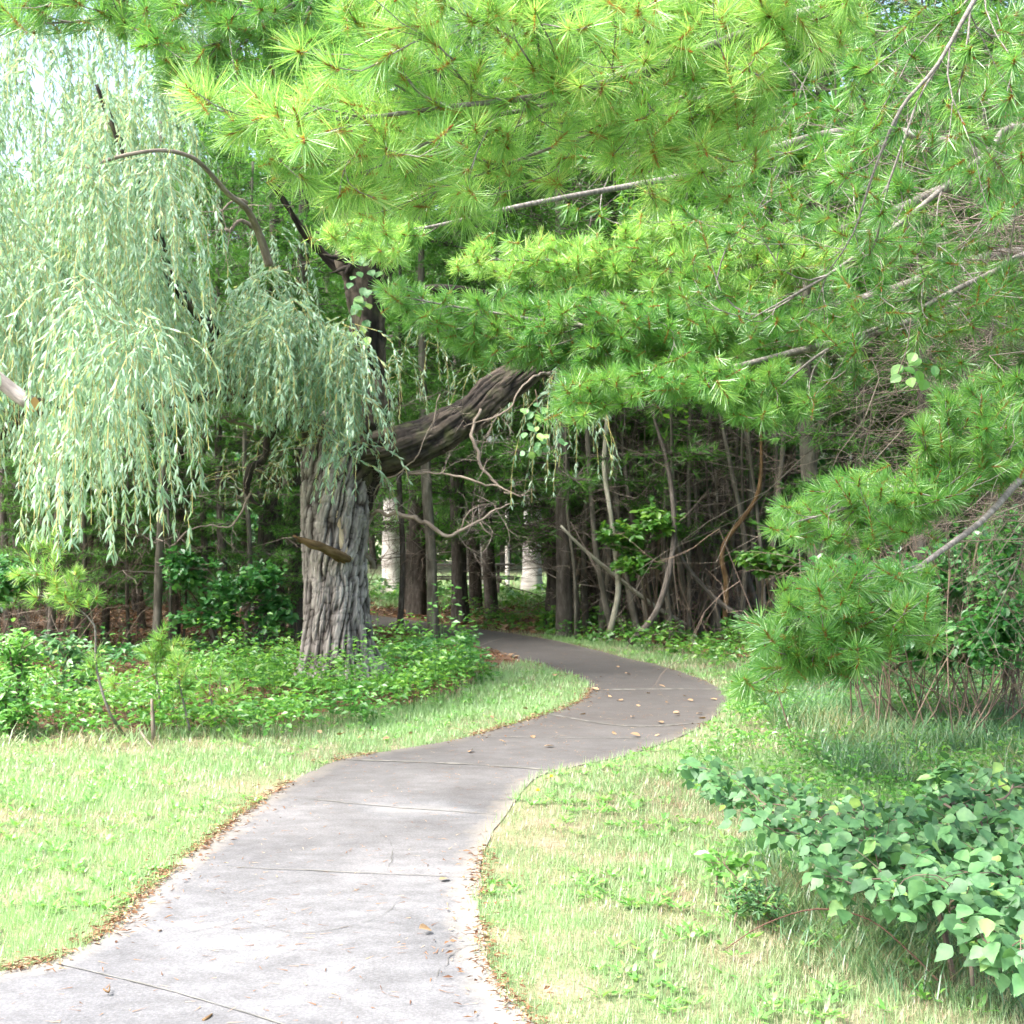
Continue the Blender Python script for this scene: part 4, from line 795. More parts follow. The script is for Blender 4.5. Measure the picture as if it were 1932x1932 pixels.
for px, r, l in (((740, 1119), 18, 'broad pale trunk standing in the clearing nearest the willow'), ((905, 1116), 14, 'smooth pale grey trunk with flared foot in the middle of the clearing'), ((1003, 1116), 18, 'mottled whitish trunk at the right end of the clearing'), ((957, 1108), 4, 'thin whitish trunk far back in the clearing'), ((888, 1116), 5, 'slim white trunk close beside the smooth grey one')):
    lone_trunk('pale_barked_tree', l, 'tree', px, 0, r, M['bark_pale'], 0, H=14, dead=0)
# picnic table in the clearing
tg = G(857, 1119); tg = P(925, 1119, 32) ; tg[2] = 0; tg[0] = P(880, 1100, 32)[0]
pt = thing('picnic_table', 'dark wooden picnic table standing in the clearing behind the trunks', 'table', tg)
def box(b, c, s, rx=0.):
    c = np.array(c, float); x, y, z = np.array(s) / 2; v = np.array([(i * x, j * y, k * z) for i in (-1, 1) for j in (-1, 1) for k in (-1, 1)])
    if rx: v[:, 1], v[:, 2] = v[:, 1] * math.cos(rx) - v[:, 2] * math.sin(rx), v[:, 1] * math.sin(rx) + v[:, 2] * math.cos(rx)
    b.add(v + c, quads=[(0, 1, 3, 2), (4, 6, 7, 5), (0, 4, 5, 1), (2, 3, 7, 6), (0, 2, 6, 4), (1, 5, 7, 3)], tint=rng.random())
b = Bag(); [box(b, tg + [0, -.3 + .15 * i, .78], (2.4, .14, .04)) for i in range(5)]; b.build('table_top', M['table'], pt)
for s in (-1, 1):
    b = Bag(); [box(b, tg + [0, s * (.68 + .15 * i), .45], (2.4, .14, .04)) for i in range(2)]; b.build('bench', M['table'], pt)
for s in (-1, 1):
    for t_ in (-1, 1): b = Bag(); box(b, tg + [s * .8, t_ * .32, .38], (.07, .09, .86), t_ * .42); b.build('leg', M['table'], pt)
    b = Bag(); box(b, tg + [s * .86, 0, .40], (.05, 1.6, .08)); b.build('crossbar', M['table'], pt)

# saplings of the dark thicket on the right
def sapling_proto(seed, H, r, crook):
    g = np.random.default_rng(seed); b = Bag(); pts = [[0, 0, -.1]]; x, y = 0, 0
    for k in range(1, 6): x += g.normal(0, crook); y += g.normal(0, crook); pts.append([x, y, H * k / 5])
    tube(b, np.array(pts), np.linspace(r, r * .35, 6), sides=9, step=.15, rough=r * .12, freq=6)
    d = Bag(); n = int(g.integers(9, 16)); zz = .6 + g.random(n) * (H - 1); a = g.random(n) * 6.283; P5 = np.array(pts)
    twigs_dead(d, np.column_stack([np.interp(zz, P5[:, 2], P5[:, 0]), np.interp(zz, P5[:, 2], P5[:, 1]), zz]), np.column_stack([np.cos(a), np.sin(a), g.normal(.25, .3, n)]), .9, 2, .006)
    r_ = thing('bare_sapling', 'x', 'sapling', Z0, 'x'); o = r_.location.copy(); r_.location = (0, 0, 0)
    b.build('trunk', M['bark_s'], r_, smooth=True, usebark=True); d.build('dead_branches', M['dead'], r_); r_.location = Z0; return r_
proto['sap'] = [sapling_proto(s, 6, r, c) for s, r, c in ((1, .035, .06), (2, .028, .1), (3, .05, .07), (4, .022, .12), (5, .04, .16))]
rng = np.random.default_rng(41)
for i in range(76):
    u = 1055 + rng.random() * 410; v = 1172 + 34 * rng.random() ** .8 + max(0, (u - 1250)) * .04; g = G(u, v)
    put('sap', i, g, rng.random() * 6.28, .8 + .5 * rng.random(), 'slender bare-stemmed sapling in the dark thicket right of the path', 'saplings of the dark thicket right of the path').rotation_euler = (rng.normal(0, .09) + (rng.random() < .12) * rng.normal(0, .3), rng.normal(0, .12) + (rng.random() < .15) * rng.normal(0, .35), rng.random() * 6.28)
for i in range(14):
    u = -30 + rng.random() * 560; v = 1195 + 45 * rng.random(); g = G(u, v)
    put('sap', i, g, rng.random() * 6.28, .8 + .5 * rng.random(), 'slender bare-stemmed sapling in the dark wood left of the willow', 'saplings of the dark wood left of the willow')
def loose(name, label, pts, r, mat, cat='fallen stem', step=.1, twigs=0):
    p = px3(pts); r_ = thing(name, label, cat, (p[0][0], p[0][1], max(0, p[:, 2].min()))); b = Bag(); tube(b, p, r, sides=10, step=step, rough=r[0] * .12); 
    b.build('stem', mat, r_, smooth=True, usebark=True)
    if twigs:
        d = Bag(); k = rng.integers(0, len(p), twigs); twigs_dead(d, p[k] + rng.normal(0, .02, (twigs, 3)), rng.normal(size=(twigs, 3)) + [0, 0, .4], .6, 2, .006); d.build('twigs', M['dead'], r_)
yb = gd(1188)
loose('leaning_stem', 'long pale dead stem leaning diagonally across the thicket', [(1300, 1182, 19.5), (1230, 1140, 19.2), (1160, 1085, 19), (1100, 1035, 18.8), (1058, 992, 18.7)], [.032, .032, .03, .026, .018], M['bark_pole'])
loose('slim_tree', 'pale slightly curved slim stem crossing the leaning one', [(1150, 1196, 18.4), (1166, 1120, 18.4), (1163, 1060, 18.4), (1152, 970, 18.5), (1140, 880, 18.6), (1146, 760, 18.7), (1140, 500, 18.8)], [.045, .043, .04, .035, .035, .03, .02], M['bark_pole'], 'tree')
loose('leaning_stem', 'dark crooked stem leaning right at the edge of the thicket', [(1188, 1214, 17.6), (1235, 1160, 17.6), (1262, 1080, 17.7), (1272, 990, 17.8), (1260, 880, 17.9), (1225, 760, 18)], [.05, .045, .04, .035, .03, .02], M['bark_p'], 'stem', twigs=8)
loose('leaning_stem', 'reddish bent dead stem in the middle of the thicket', [(1368, 1175, 18.5), (1370, 1100, 18.5), (1365, 1030, 18.5), (1430, 930, 18.6), (1436, 800, 18.6)], [.04, .04, .035, .03, .02], M['wood_stub'], 'stem', twigs=5)
loose('leaning_stem', 'dark fallen stem resting low across the right of the thicket', [(1420, 1178, 18.2), (1350, 1130, 18.3), (1290, 1060, 18.4), (1270, 1000, 18.5)], [.04, .035, .03, .02], M['bark_p'], 'stem')

# forest filling the background
rng = np.random.default_rng(77)
Lc = Lw[:, :2]
def scatter_forest(n, xr, yr, kinds, mind, label, group, ok, smin=.85, smax=1.2):
    pts = []; tries = 0
    while len(pts) < n and tries < 6000:
        tries += 1; p = np.array([xr[0] + rng.random() * (xr[1] - xr[0]), yr[0] + rng.random() * (yr[1] - yr[0])])
        if not ok(p) or in_poly(p[None], PATH)[0] or dist_poly(p[None], Lw)[0] < .9 or dist_poly(p[None], Rw)[0] < .9: continue
        if any(np.linalg.norm(p - q) < mind for q in pts): continue
        pts.append(p)
    for i, p in enumerate(pts):
        k = kinds[i % len(kinds)]; put(k, int(rng.integers(9)), (p[0], p[1], 0), rng.random() * 6.28, smin + rng.random() * (smax - smin), label[k], group[k])
uu = lambda p: 966 + p[0] / p[1] * FPX
scatter_forest(22, (-16, -3.5), (15.5, 26), ['pine_lo', 'pine_lo', 'pine_lo'], 1.7, {'pine_hi': 'tall dark pine in the wood left of the willow', 'pine_lo': 'low-branched pine in the wood left of the willow'}, {'pine_hi': 'tall pines left of the willow', 'pine_lo': 'low-branched pines left of the willow'}, lambda p: uu(p) < 545 and (p[1] > 17.5 or p[0] < -5.5), .5, .72)
scatter_forest(26, (1.2, 15), (17, 32), ['pine_hi', 'broad', 'pine_lo'], 1.8, {'pine_hi': 'tall pine behind the thicket on the right', 'pine_lo': 'low-branched green pine in the right wood', 'broad': 'leafy broadleaf tree in the right wood'}, {'pine_hi': 'tall pines behind the thicket', 'pine_lo': 'low-branched pines in the right wood', 'broad': 'broadleaf trees in the right wood'}, lambda p: uu(p) > 1090 + max(0, 23 - p[1]) * 25 and (p[1] > 20.5 or uu(p) > 1480))
scatter_forest(40, (-12, 22), (45, 60), ['pine_hi', 'broad', 'pine_lo'], 2.2, {'pine_hi': 'distant tall pine beyond the clearing', 'pine_lo': 'distant bushy pine beyond the clearing', 'broad': 'distant broadleaf tree beyond the clearing'}, {'pine_hi': 'distant tall pines', 'pine_lo': 'distant bushy pines', 'broad': 'distant broadleaf trees'}, lambda p: True, 1.1, 1.5)
scatter_forest(26, (-24, -9), (28, 44), ['pine_lo', 'broad'], 2.0, {'pine_lo': 'dark pine deep in the wood on the left', 'broad': 'broadleaf tree deep in the wood on the left'}, {'pine_lo': 'pines deep in the left wood', 'broad': 'broadleaf trees deep in the left wood'}, lambda p: uu(p) < 600, .7, .95)
# placed trees whose foliage fills known spots
for kind, k, u, y, s, lab in [('pine_lo', 0, 1040, 21.5, 1.2, 'bright low-branched pine just beyond the path bend'), ('broad', 0, 640, 26, .9, 'leafy tree standing right behind the willow beyond the path'), ('pine_lo', 1, 1210, 21.5, 1.0, 'dense pine rising in the middle of the thicket'), ('broad', 1, 1560, 16, 1.0, 'leafy tree standing behind the boughs of the near pine'),
                              ('pine_lo', 0, 1720, 14.5, .9, 'dark pine directly behind the lower right boughs'), ('broad', 0, 1880, 15.5, 1., 'broadleaf tree at the far right edge behind the pine'), ('pine_lo', 0, 430, 17.6, .7, 'dark green pine directly behind the rounded shrub'), ('pine_lo', 1, 330, 19.5, .72, 'dark green pine behind the hanging willow curtain'), ('pine_lo', 0, 160, 18.5, .62, 'pine in the left wood behind the bent sapling'), ('pine_lo', 1, 20, 17.5, .6, 'pine at the left edge of the wood'), ('pine_hi', 1, 500, 19, 1.0, 'tall pine seen between the willow limbs'), ('broad', 1, 560, 29, 1.05, 'broadleaf tree behind the fork of the willow'), ('pine_lo', 1, 930, 23.5, 1.25, 'low-branched pine behind the hanging branches of the willow limb'), ('pine_lo', 0, 1120, 22.5, 1.1, 'green pine whose boughs cross the upper thicket'), ('pine_lo', 1, 1065, 19.6, 1.25, 'pine with green boughs hanging over the path bend'), ('pine_lo', 1, 1345, 20.5, .95, 'green pine at the right end of the thicket'), ('pine_lo', 0, 770, 25.5, 1.3, 'bushy pine whose low boughs hang over the left of the clearing'), ('pine_lo', 1, 900, 26.5, 1.35, 'bushy pine whose low boughs hang over the middle of the clearing'), ('pine_hi', 2, 1075, 29.5, 1.1, 'tall pine at the right edge of the clearing')]:
    g = P(u, 1000, y); g[2] = 0; put(kind, k, g, rng.random() * 6.28, s, lab, None)

# ------------------------------------------------------------------ shrubs and undergrowth
def shrub(name, label, cat, base, blobs, ntip, nleaf, lsz, mat, stems=4, lw=.6, group=None, tmpl=OLEAF, spread=.1, stem_r=.0035, up=1.0):
    """blobs: (center, radii) world ellipsoids"""
    base = np.asarray(base, float); r_ = thing(name, label, cat, base, group); T = []
    for c, rr in blobs:
        m = int(ntip / len(blobs)); d = unit(rng.normal(size=(m, 3))) * (rng.random((m, 1)) ** .35); T.append(np.asarray(c) + d * np.asarray(rr))
    T = np.vstack(T); T[:, 2] = np.maximum(T[:, 2], .06)
    sp = []
    for k in range(stems):
        c = np.asarray(blobs[k % len(blobs)][0]); e = c + rng.normal(0, .25, 3) * np.asarray(blobs[k % len(blobs)][1]); b0 = base + np.array([rng.normal(0, .06), rng.normal(0, .06), -.02])
        sp.append(np.array([b0, b0 * .55 + e * .45 + np.array([0, 0, .12 * abs(e[2])]), e]))
    A, B, ca, cb, tips, td = grow(sp, T, 3); w_ = Bag(); segs(w_, A, B, stem_r * ca ** .4, stem_r * cb ** .4, 4); w_.build('stems', M['stem'], r_)
    n = nleaf; k = rng.integers(0, len(tips), n); pos = tips[k] - td[k] * (rng.random((n, 1)) * spread * 1.6) + rng.normal(0, spread * .35, (n, 3))
    d = unit(td[k] * .5 + rng.normal(0, .6, (n, 3)) * np.array([1, 1, .4]) + np.array([0, 0, -.12])); nr = np.column_stack([rng.normal(0, .4, n), rng.normal(-.15, .4, n), up * np.ones(n)])
    L = lsz * (.55 + .6 * rng.random(n)); lb = Bag(); scatter(lb, *tmpl, pos, d, nr, L, L * lw, np.clip(.5 + (rng.random(len(tips))[k] - .5) * .5 + rng.normal(0, .2, n), 0, 1)); lb.build('leaves', mat, r_)
    return r_
def bl(u, v, d, ru, rv, rd=.4): return (P(u, v, d), (ru / FPX * d, rd, rv / FPX * d))
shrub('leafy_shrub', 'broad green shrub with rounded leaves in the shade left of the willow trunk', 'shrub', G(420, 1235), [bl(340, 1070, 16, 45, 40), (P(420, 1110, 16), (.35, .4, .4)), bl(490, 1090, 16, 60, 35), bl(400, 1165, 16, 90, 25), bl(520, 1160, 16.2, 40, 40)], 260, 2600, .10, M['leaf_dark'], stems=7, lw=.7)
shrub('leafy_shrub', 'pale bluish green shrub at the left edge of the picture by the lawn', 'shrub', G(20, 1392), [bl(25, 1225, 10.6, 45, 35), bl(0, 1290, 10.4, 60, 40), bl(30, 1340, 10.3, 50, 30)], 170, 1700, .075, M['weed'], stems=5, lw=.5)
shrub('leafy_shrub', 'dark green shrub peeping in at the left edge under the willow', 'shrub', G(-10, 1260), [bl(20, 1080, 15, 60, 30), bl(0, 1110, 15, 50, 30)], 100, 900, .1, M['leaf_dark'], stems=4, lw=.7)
shrub('leafy_shrub', 'small bluish shrub in front of the dark wood near the bent sapling', 'shrub', G(130, 1330), [bl(110, 1215, 12.4, 40, 15), bl(160, 1240, 12.4, 40, 20), bl(130, 1280, 12.2, 60, 30)], 110, 700, .08, M['leaf_blue'], stems=4)
shrub('leafy_shrub', 'dark leafy shrub behind the lowest pine bough on the right', 'shrub', G(1640, 1290), [bl(1640, 1120, 10.4, 150, 90, .5), bl(1820, 1100, 10.6, 120, 110, .5), bl(1780, 1210, 10.2, 120, 40, .4)], 420, 4200, .10, M['leaf_dark'], stems=9, lw=.65)
shrub('leafy_shrub', 'green shrub at the right edge above the tall grass', 'shrub', G(1900, 1330), [bl(1910, 1060, 9.3, 70, 120, .5), bl(1880, 1200, 9.2, 80, 60, .4)], 220, 2000, .085, M['leaf_dark'], stems=6)
shrub('young_leafy_tree', 'young tree with fresh green leaves in front of the thicket', 'shrub', G(1240, 1208), [bl(1180, 1010, 18, 50, 30), bl(1240, 980, 18, 40, 30), bl(1200, 1060, 18, 45, 15)], 150, 1100, .13, M['leaf_mid'], stems=4, lw=.6)
shrub('leafy_shrub', 'small yellow green shrub under the pine at the right of the lawn verge', 'shrub', G(1440, 1238), [bl(1440, 1055, 15.5, 45, 18), bl(1470, 1060, 15.5, 50, 20)], 90, 800, .12, M['leaf_mid'], stems=4)
shrub('leafy_shrub', 'low green shrub in the shade between the clearing and the path', 'shrub', G(1050, 1185), [bl(1060, 1160, 21.5, 50, 14, .8)], 130, 1000, .12, M['leaf_mid'], stems=5)
# far understory
b = Bag(); n = 16000; x = -26 + 52 * rng.random(n); z = 5.5 * rng.random(n) ** 1.3 * (.5 + noise2(x, 0 * x, .35, 3, 8.)); y = 61 + rng.random(n) * 4 + rng.normal(0, .5, n)
scatter(b, *DLEAF, np.column_stack([x, y, z]), rng.normal(size=(n, 3)), np.array([0, -.6, 1.]) + rng.normal(0, .5, (n, 3)), .45 * (.5 + rng.random(n)), .34, np.clip(rng.normal(.5, .2, n), 0, 1))
tag(b.build('distant_understory', M['leaf_crown']), 'mass of distant green brush closing the far side of the clearing', 'undergrowth', kind='stuff')
# brushy dead tangle under the pine on the right
for (u, v, d, n, lab) in ((60, 1200, 17.0, 40, 'dark tangle of dead stems at the left edge of the wood'), (200, 1200, 18.0, 36, 'dark tangle of dead stems behind the bent sapling'), (520, 1200, 19.0, 30, 'dark tangle of dead stems just left of the willow trunk'), (1290, 1200, 19.5, 36, 'dark tangle of dead stems inside the thicket'), (1800, 1285, 10.2, 60, 'tangle of dead stems and twigs at the right edge above the tall grass'),):
    g = P(u, 1100, d); g[2] = 0; r_ = thing('dead_brush', lab, 'brush', g); b = Bag(); rt = g + np.column_stack([rng.normal(0, d * .045, n), rng.normal(0, .4, n), 0 * np.zeros(n)])
    twigs_dead(b, rt, np.column_stack([rng.normal(0, .45, n), rng.normal(0, .3, n), np.ones(n)]), 1.5, 3, .007); tag(b.build('stems', M['stem'], r_), kind='stuff')
for x0_, x1_, y0_, lab in ((1.6, 14, 23.5, 'dark green leafy brush between the trunks of the thicket'), (2.2, 17, 27, 'dark leafy brush filling the wood behind the thicket'), (-24, -5.2, 26.5, 'dark leafy brush filling the wood far left of the clearing')):
    b = Bag(); n = 15000; x = x0_ + (x1_ - x0_) * rng.random(n); z = 3.4 * rng.random(n) ** 1.2 * (.3 + 1.2 * noise2(x, 0 * x, .6, 3, 8.)); y = y0_ + rng.random(n) * 4.
    scatter(b, *DLEAF, np.column_stack([x, y, z]), rng.normal(size=(n, 3)), np.array([0, -.6, 1.]) + rng.normal(0, .5, (n, 3)), .24 * (.5 + rng.random(n)), .16, np.clip(rng.normal(.4, .2, n), 0, 1))
    tag(b.build('wood_understory', M['leaf_dark']), lab, 'undergrowth', kind='stuff')
# low leafy ground cover
def cover(name, label, polyg, dens, hgt, lsz, mat, per=10, lw=.6, tmpl=DLEAF, blk=None, stems=True):
    polyg = np.asarray(polyg, float); lo, hi = polyg.min(0), polyg.max(0); n = int((hi - lo).prod() * dens); c = lo + rng.random((n, 2)) * (hi - lo); c = c[in_poly(c, polyg) & ~in_poly(c, PATH)]
    near = np.clip(np.linalg.norm(c - wb_[:2] - [0, -.7], axis=1) / 1.3, .35, 1); h = near * hgt * (.28 + 1.8 * np.clip((noise2(c[:, 0], c[:, 1], 1.5, 3, 50.) - .36) * 2.4, 0, 1.2) ** 1.5) * (.45 + .9 * rng.random(len(c)))
    if blk is not None: h *= blk(c)
    k = np.repeat(np.arange(len(c)), per); m = len(k); az = rng.random(m) * 6.283; f = .25 + .75 * rng.random(m) ** .6; r = (.04 + .11 * rng.random(m)) * (.5 + hgt)
    pos = np.column_stack([c[k, 0] + np.cos(az) * r, c[k, 1] + np.sin(az) * r, h[k] * f + .02]); d = np.column_stack([np.cos(az), np.sin(az), rng.normal(-.1, .3, m)]); nr = np.column_stack([rng.normal(0, .35, m), rng.normal(-.2, .35, m), np.ones(m)])
    L = lsz * (.35 + .8 * rng.random(m)); b = Bag(); patch = noise2(c[:, 0], c[:, 1], 2.3, 2, 90.); scatter(b, *tmpl, pos, d, nr, L, L * lw, np.clip(.5 + (patch[k] - .5) * 1.1 + rng.normal(0, .2, m), 0, 1))
    if stems:
        j = rng.random(len(c)) < .6; s0 = np.column_stack([c[j], 0 * h[j]]); s1 = np.column_stack([c[j] + rng.normal(0, .04, (j.sum(), 2)), h[j]]); segs(b, s0, s1, .003, .002, 3, tint=.1)
    return tag(b.build(name, mat), label, 'undergrowth', kind='stuff')
gp = lambda l: G(*np.array(l, float).T)[:, :2]
cover('undergrowth', 'low bright green leafy plants around the foot of the willow', gp([(240, 1400), (420, 1395), (560, 1395), (700, 1372), (840, 1330), (920, 1285), (880, 1262), (800, 1255), (700, 1258), (560, 1250), (420, 1270), (260, 1290)]), 55, .40, .075, M['leaf_mid'], per=16)
cover('undergrowth', 'leafy ground plants along the wood edge on the far left', gp([(-300, 1395), (250, 1400), (260, 1290), (0, 1280), (-300, 1280)]), 42, .40, .07, M['leaf_mid'], per=18)
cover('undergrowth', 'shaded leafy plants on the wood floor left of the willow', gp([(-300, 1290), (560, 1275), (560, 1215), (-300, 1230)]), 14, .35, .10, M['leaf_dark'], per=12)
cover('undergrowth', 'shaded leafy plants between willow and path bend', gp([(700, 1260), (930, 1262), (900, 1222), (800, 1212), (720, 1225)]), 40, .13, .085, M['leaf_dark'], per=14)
cover('undergrowth', 'green plants along the far verge of the path under the thicket', gp([(880, 1184), (1000, 1198), (1100, 1215), (1200, 1232), (1330, 1262), (1420, 1275), (1500, 1240), (1400, 1185), (1200, 1165), (1000, 1160), (880, 1165)]), 18, .30, .10, M['leaf_mid'], per=12)
cover('undergrowth', 'mixed small leafy weeds on the rough bank right of the path', gp([(1380, 1340), (1330, 1420), (1250, 1500), (1420, 1560), (1560, 1640), (2100, 1800), (2300, 1500), (2000, 1310), (1500, 1310)]), 46, .20, .05, M['leaf_mid'], per=12)
cover('undergrowth', 'yellow green plants on the sunny clearing floor', gp([(700, 1145), (1080, 1150), (1100, 1118), (700, 1118)]), 3, .3, .22, M['leaf_mid'], per=10)
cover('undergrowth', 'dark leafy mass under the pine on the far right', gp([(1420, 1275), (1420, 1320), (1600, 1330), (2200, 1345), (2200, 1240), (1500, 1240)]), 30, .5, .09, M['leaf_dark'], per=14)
# tall rough grass
def tallgrass(label, polyg, dens, L, wd, mat, lean=.5):
    polyg = np.asarray(polyg); lo, hi = polyg.min(0), polyg.max(0); n = int((hi - lo).prod() * dens); c = lo + rng.random((n, 2)) * (hi - lo); c = c[in_poly(c, polyg) & ~in_poly(c, PATH)]
    c = c[noise2(c[:, 0], c[:, 1], 2.2, 2, 14.) > .42]; n = len(c); az = rng.random(n) * 6.283; le = lean * (.3 + rng.random(n)); d = np.column_stack([np.cos(az) * le, np.sin(az) * le, np.ones(n)]); nr = np.column_stack([np.cos(az), np.sin(az), -le])
    b = Bag(); scatter(b, *BLADE, np.column_stack([c, np.full(n, -.01)]), d, nr, L * (.4 + .8 * rng.random(n)), wd, np.clip(.5 + (noise2(c[:, 0], c[:, 1], 1.5, 2, 33.) - .5) * 1.5 + rng.normal(0, .2, n), 0, 1))
    return tag(b.build('tall_grass', mat), label, 'tall grass', kind='stuff')
tallgrass('long bluish green grass on the rough bank at the right', gp([(1420, 1330), (1500, 1420), (1600, 1480), (2300, 1560), (2300, 1300), (1600, 1290)]), 1700, .32, .007, M['tall'])
tallgrass('loose long grass around the bramble in the lower right', gp([(1400, 1600), (1450, 1760), (1560, 1880), (1700, 2000), (2300, 2000), (2200, 1600)]), 1300, .20, .0055, M['tall'], .8)
tallgrass('wispy dry grass where the left lawn meets the wood', gp([(-300, 1415), (300, 1418), (560, 1400), (560, 1378), (300, 1380), (-300, 1378)]), 420, .22, .008, M['grass'], .9)

# bramble with big leaves, lower right
def bramble():
    def dp(u, v): return 3960. / np.maximum(v + 190 - 1000, 300)
    poly = [(1280, 1440), (1320, 1430), (1430, 1475), (1520, 1480), (1620, 1500), (1720, 1530), (1800, 1475), (1900, 1450), (1980, 1470), (1990, 1800), (1930, 1820), (1850, 1790), (1760, 1720), (1670, 1700), (1560, 1670), (1500, 1600), (1420, 1550), (1340, 1500)]
    q = poly_px(poly, 560); d = dp(q[:, 0], q[:, 1]) + rng.normal(0, .2, 560); T = P(q[:, 0], q[:, 1], d); T = T[T[:, 2] > .08]
    base = G(1800, 1850); r_ = thing('bramble_bush', 'sprawling bramble with large pale green toothed leaves in the lower right corner', 'bush', base)
    sp = [np.array([base, P(1760, 1700, 5.0), P(1640, 1590, 5.4), P(1480, 1540, 5.7), P(1380, 1500, 6.1)]), np.array([base + [.3, .2, 0], P(1880, 1640, 5.0), P(1820, 1540, 5.3), P(1740, 1500, 5.6)]), np.array([base + [.5, 0, 0], P(1960, 1700, 4.8), P(1940, 1560, 5.1)]), np.array([base + [.1, .8, 0], P(1500, 1500, 6.3), P(1330, 1450, 6.7)])]
    A, B, ca, cb, tips, td = grow(sp, T, 3, sag=-.05); w_ = Bag(); segs(w_, A, B, .0013 * ca ** .38, .0013 * cb ** .38, 5); w_.build('canes', M['stem'], r_)
    pos, dd, nn_, LL = [], [], [], []
    for t, e in zip(tips, td):
        for k in range(int(rng.integers(3, 7))):
            az = rng.random() * 6.283; d0 = unit(np.array([math.cos(az), math.sin(az) * .8 - .25, -.45 + rng.normal(0, .35)])); pos.append(t + rng.normal(0, .03, 3)); dd.append(d0); nn_.append(np.array([rng.normal(0, .4), -.5 + rng.normal(0, .45), 1.])); LL.append(.032 + .05 * rng.random() ** 1.2)
    LL = np.array(LL); n = len(LL)
    # toothed, veined leaf
    T_, F_ = [], []; prof = [(0, .0), (.06, .20), (.16, .38), (.28, .47), (.40, .46), (.54, .36), (.68, .24), (.82, .11), (1, 0)]
    for x, y in prof: T_.append((x, 0, -.10 * x * x))
    m = len(prof)
    for s in (1, -1):
        for i, (x, y) in enumerate(prof): T_.append((x + (.02 if i % 2 else -.01), s * y * (1.04 if i % 2 else .95), .10 * y * (1 + .5 * (i % 2)) - .10 * x * x))
    for s in (0, 1):
        o = m * (1 + s)
        for i in range(m - 1):
            a_, b_, c_, d_ = i, i + 1, o + i + 1, o + i; F_ += [(a_, b_, c_), (a_, c_, d_)] if s else [(a_, c_, b_), (a_, d_, c_)]
    lb = Bag(); scatter(lb, T_, F_, np.array(pos), np.array(dd), np.array(nn_), LL * 1.12, LL * .84, np.clip(rng.normal(.45, .2, n), 0, 1)); lb.build('leaves', M['leaf_blue'], r_, smooth=True)
bramble()
shrub('small_leafy_plant', 'small pale green plant with oval leaves at the left end of the bramble', 'plant', G(1385, 1700), [bl(1350, 1620, 5.75, 30, 25, .12), bl(1400, 1640, 5.7, 35, 30, .12)], 26, 60, .075, M['weed'], stems=3, stem_r=.0016, spread=.05)
shrub('small_leafy_plant', 'small bushy weed with narrow leaves below the bramble', 'plant', G(1420, 1745), [bl(1400, 1680, 5.4, 40, 35, .15), bl(1450, 1690, 5.3, 40, 35, .15)], 60, 420, .045, M['leaf_blue'], stems=4, stem_r=.0014, spread=.05, lw=.35)
shrub('small_leafy_plant', 'leafy weed rising from the bank at the right edge', 'plant', G(1830, 1640), [bl(1800, 1480, 6.4, 40, 40, .2), bl(1870, 1500, 6.3, 40, 50, .2)], 60, 380, .085, M['leaf_blue'], stems=4, stem_r=.002, lw=.6)
# pine seedlings with fuzzy bright tufts
def seedling(label, base, stem, tp, rr=.012, L=.10, nn=60):
    r_ = thing('pine_seedling', label, 'pine sapling', base, None); b = Bag(); st = px3(stem); st[0] = base; tube(b, st, np.linspace(rr, rr * .4, len(stem)), sides=8, step=.06, rough=.001)
    T = px3(tp) + rng.normal(0, .04, (len(tp), 3)); T = np.repeat(T, 4, 0) + rng.normal(0, .07, (len(tp) * 4, 3)); A, B, ca, cb, tips, td = grow([st], T, 3); segs(b, A, B, .003, .002, 4); b.build('stem', M['bark_pg'], r_, smooth=True, usebark=True)
    lb = Bag(); tufts(lb, tips, unit(td + np.array([0, 0, .5])), nn, L, .005); lb.build('needles', M['needle'], r_)
seedling('bent pine sapling with bright fuzzy tufts standing at the left wood edge', G(235, 1388), [(235, 1388, 10), (205, 1340, 10), (182, 1260, 10), (178, 1180, 10), (150, 1150, 10), (120, 1090, 10)], [(70, 1020, 10), (60, 1060, 10), (100, 1040, 10), (110, 1090, 10), (150, 1080, 10), (130, 1130, 10), (95, 1120, 10), (160, 1120, 10), (175, 1235, 10)])
seedling('small pine seedling with two bright tufts right of the bent sapling', G(305, 1370), [(305, 1370, 10.6), (300, 1310, 10.6), (292, 1250, 10.6), (300, 1200, 10.6)], [(290, 1210, 10.6), (315, 1195, 10.6), (300, 1225, 10.6), (290, 1260, 10.6)])
seedling('pale green pine seedling with broad tufts before the undergrowth', G(360, 1385), [(360, 1385, 10.3), (345, 1320, 10.3), (335, 1270, 10.3)], [(330, 1265, 10.3), (350, 1250, 10.3), (318, 1280, 10.3), (345, 1290, 10.3), (235, 1300, 10.6)])
seedling('low pine seedling in the undergrowth near the willow', G(410, 1375), [(410, 1375, 10.6), (400, 1330, 10.6), (395, 1300, 10.6)], [(385, 1300, 10.6), (410, 1310, 10.6)])
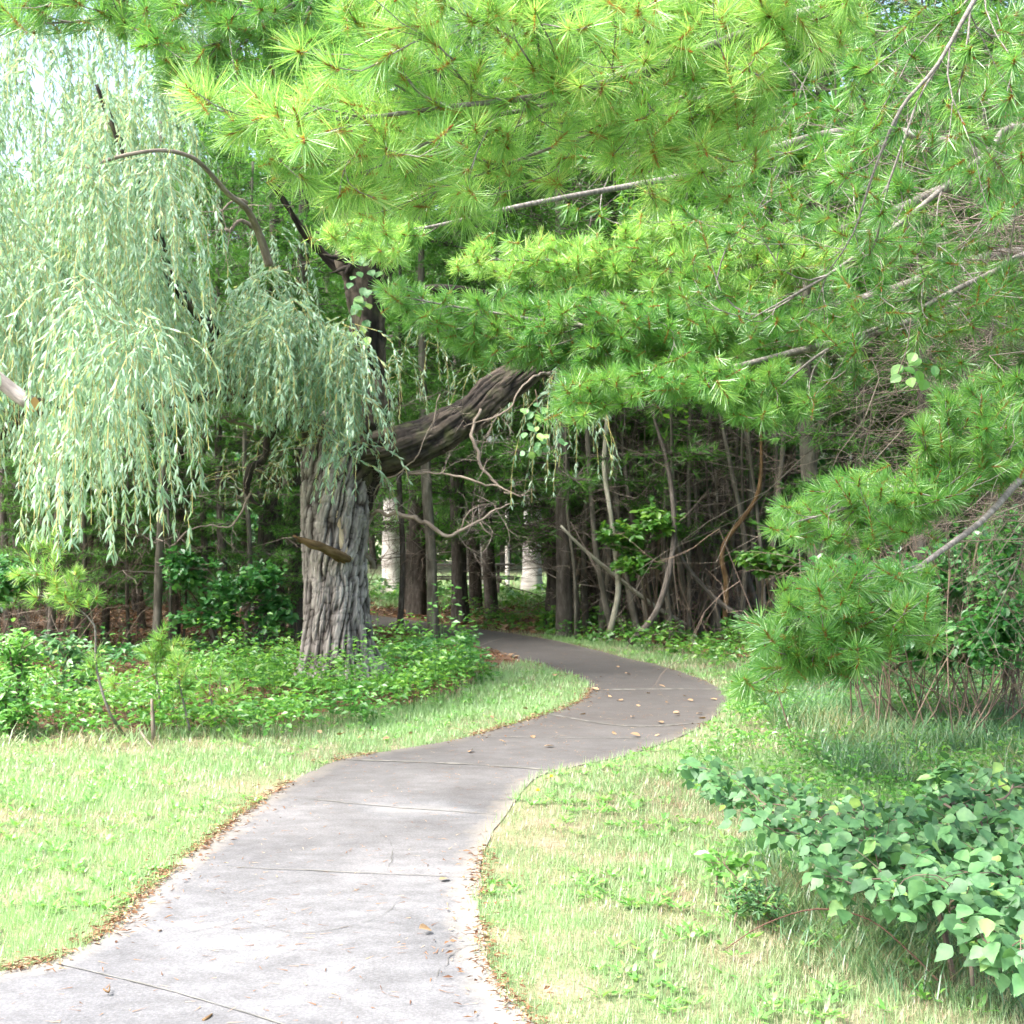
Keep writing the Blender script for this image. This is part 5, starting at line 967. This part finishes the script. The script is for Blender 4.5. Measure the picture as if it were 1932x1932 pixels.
# snag at the lawn edge, fallen twigs, dandelions
loose('broken_stick', 'short grey broken stick standing upright at the left lawn edge', [(290, 1395, 10.0), (288, 1350, 10.0), (286, 1318, 10.0)], [.018, .016, .009], M['wood_dead'], 'stick')
loose('broken_stick', 'thin pale stick lying where the left lawn meets the undergrowth', [(262, 1374, 10.2), (275, 1395, 9.9), (290, 1412, 9.7)], [.008, .01, .006], M['wood_dead'], 'stick')
loose('fallen_twig', 'small brown twig lying on the path at the bottom of the picture', [(383, 1925, 4.28), (392, 1920, 4.3), (400, 1913, 4.33)], [.005, .006, .003], M['wood_stub'], 'twig', .02)
loose('fallen_twig', 'small curled brown twig lying on the joint of the path at lower left', [(195, 1866, 4.52), (205, 1872, 4.5), (207, 1860, 4.56)], [.003, .004, .002], M['wood_stub'], 'twig', .02)
loose('bramble_cane', 'reddish arching bare cane in front of the bramble', [(1370, 1790, 4.95), (1440, 1745, 5.0), (1540, 1715, 5.05), (1640, 1735, 5.0), (1720, 1800, 4.8), (1770, 1850, 4.6)], [.002, .0025, .003, .003, .0035, .004], M['stem2'], 'cane', .05)
loose('dry_stalk', 'pale dry stalk standing up at the right under the big leaves', [(1835, 1860, 4.5), (1830, 1800, 4.52), (1815, 1730, 4.55)], [.008, .007, .005], M['wood_dead'], 'stalk', .05)
for px, lab in (((1040, 1480), 'upper of two yellow dandelion flowers by the right path edge'), ((1015, 1507), 'lower of two yellow dandelion flowers by the right path edge')):
    g = G(*px); r_ = thing('dandelion', lab, 'flower', g); b = Bag(); segs(b, [g], [g + [0, 0, .05]], .002, .0015, 5); b.build('stalk', M['twig'], r_)
    b = Bag(); n = 60; az = rng.random(n) * 6.283; el = rng.random(n) * 1.4; scatter(b, *DLEAF, np.repeat((g + [0, 0, .05])[None], n, 0), np.column_stack([np.cos(az) * np.cos(el), np.sin(az) * np.cos(el), np.sin(el)]), rng.normal(size=(n, 3)), .016, .005); b.build('flower_head', M['yellow'], r_)

# drop prototypes that were never placed
for lst in proto.values():
    for p in lst:
        if p.name not in used:
            for c in list(p.children): bpy.data.objects.remove(c)
            bpy.data.objects.remove(p)
for o in COL.objects:
    if o.parent is not None and o.name.split('.')[0] in ('dead_branches', 'twigs'): o['kind'] = 'stuff'
    if o.get('group') is None and 'group' in o: del o['group']
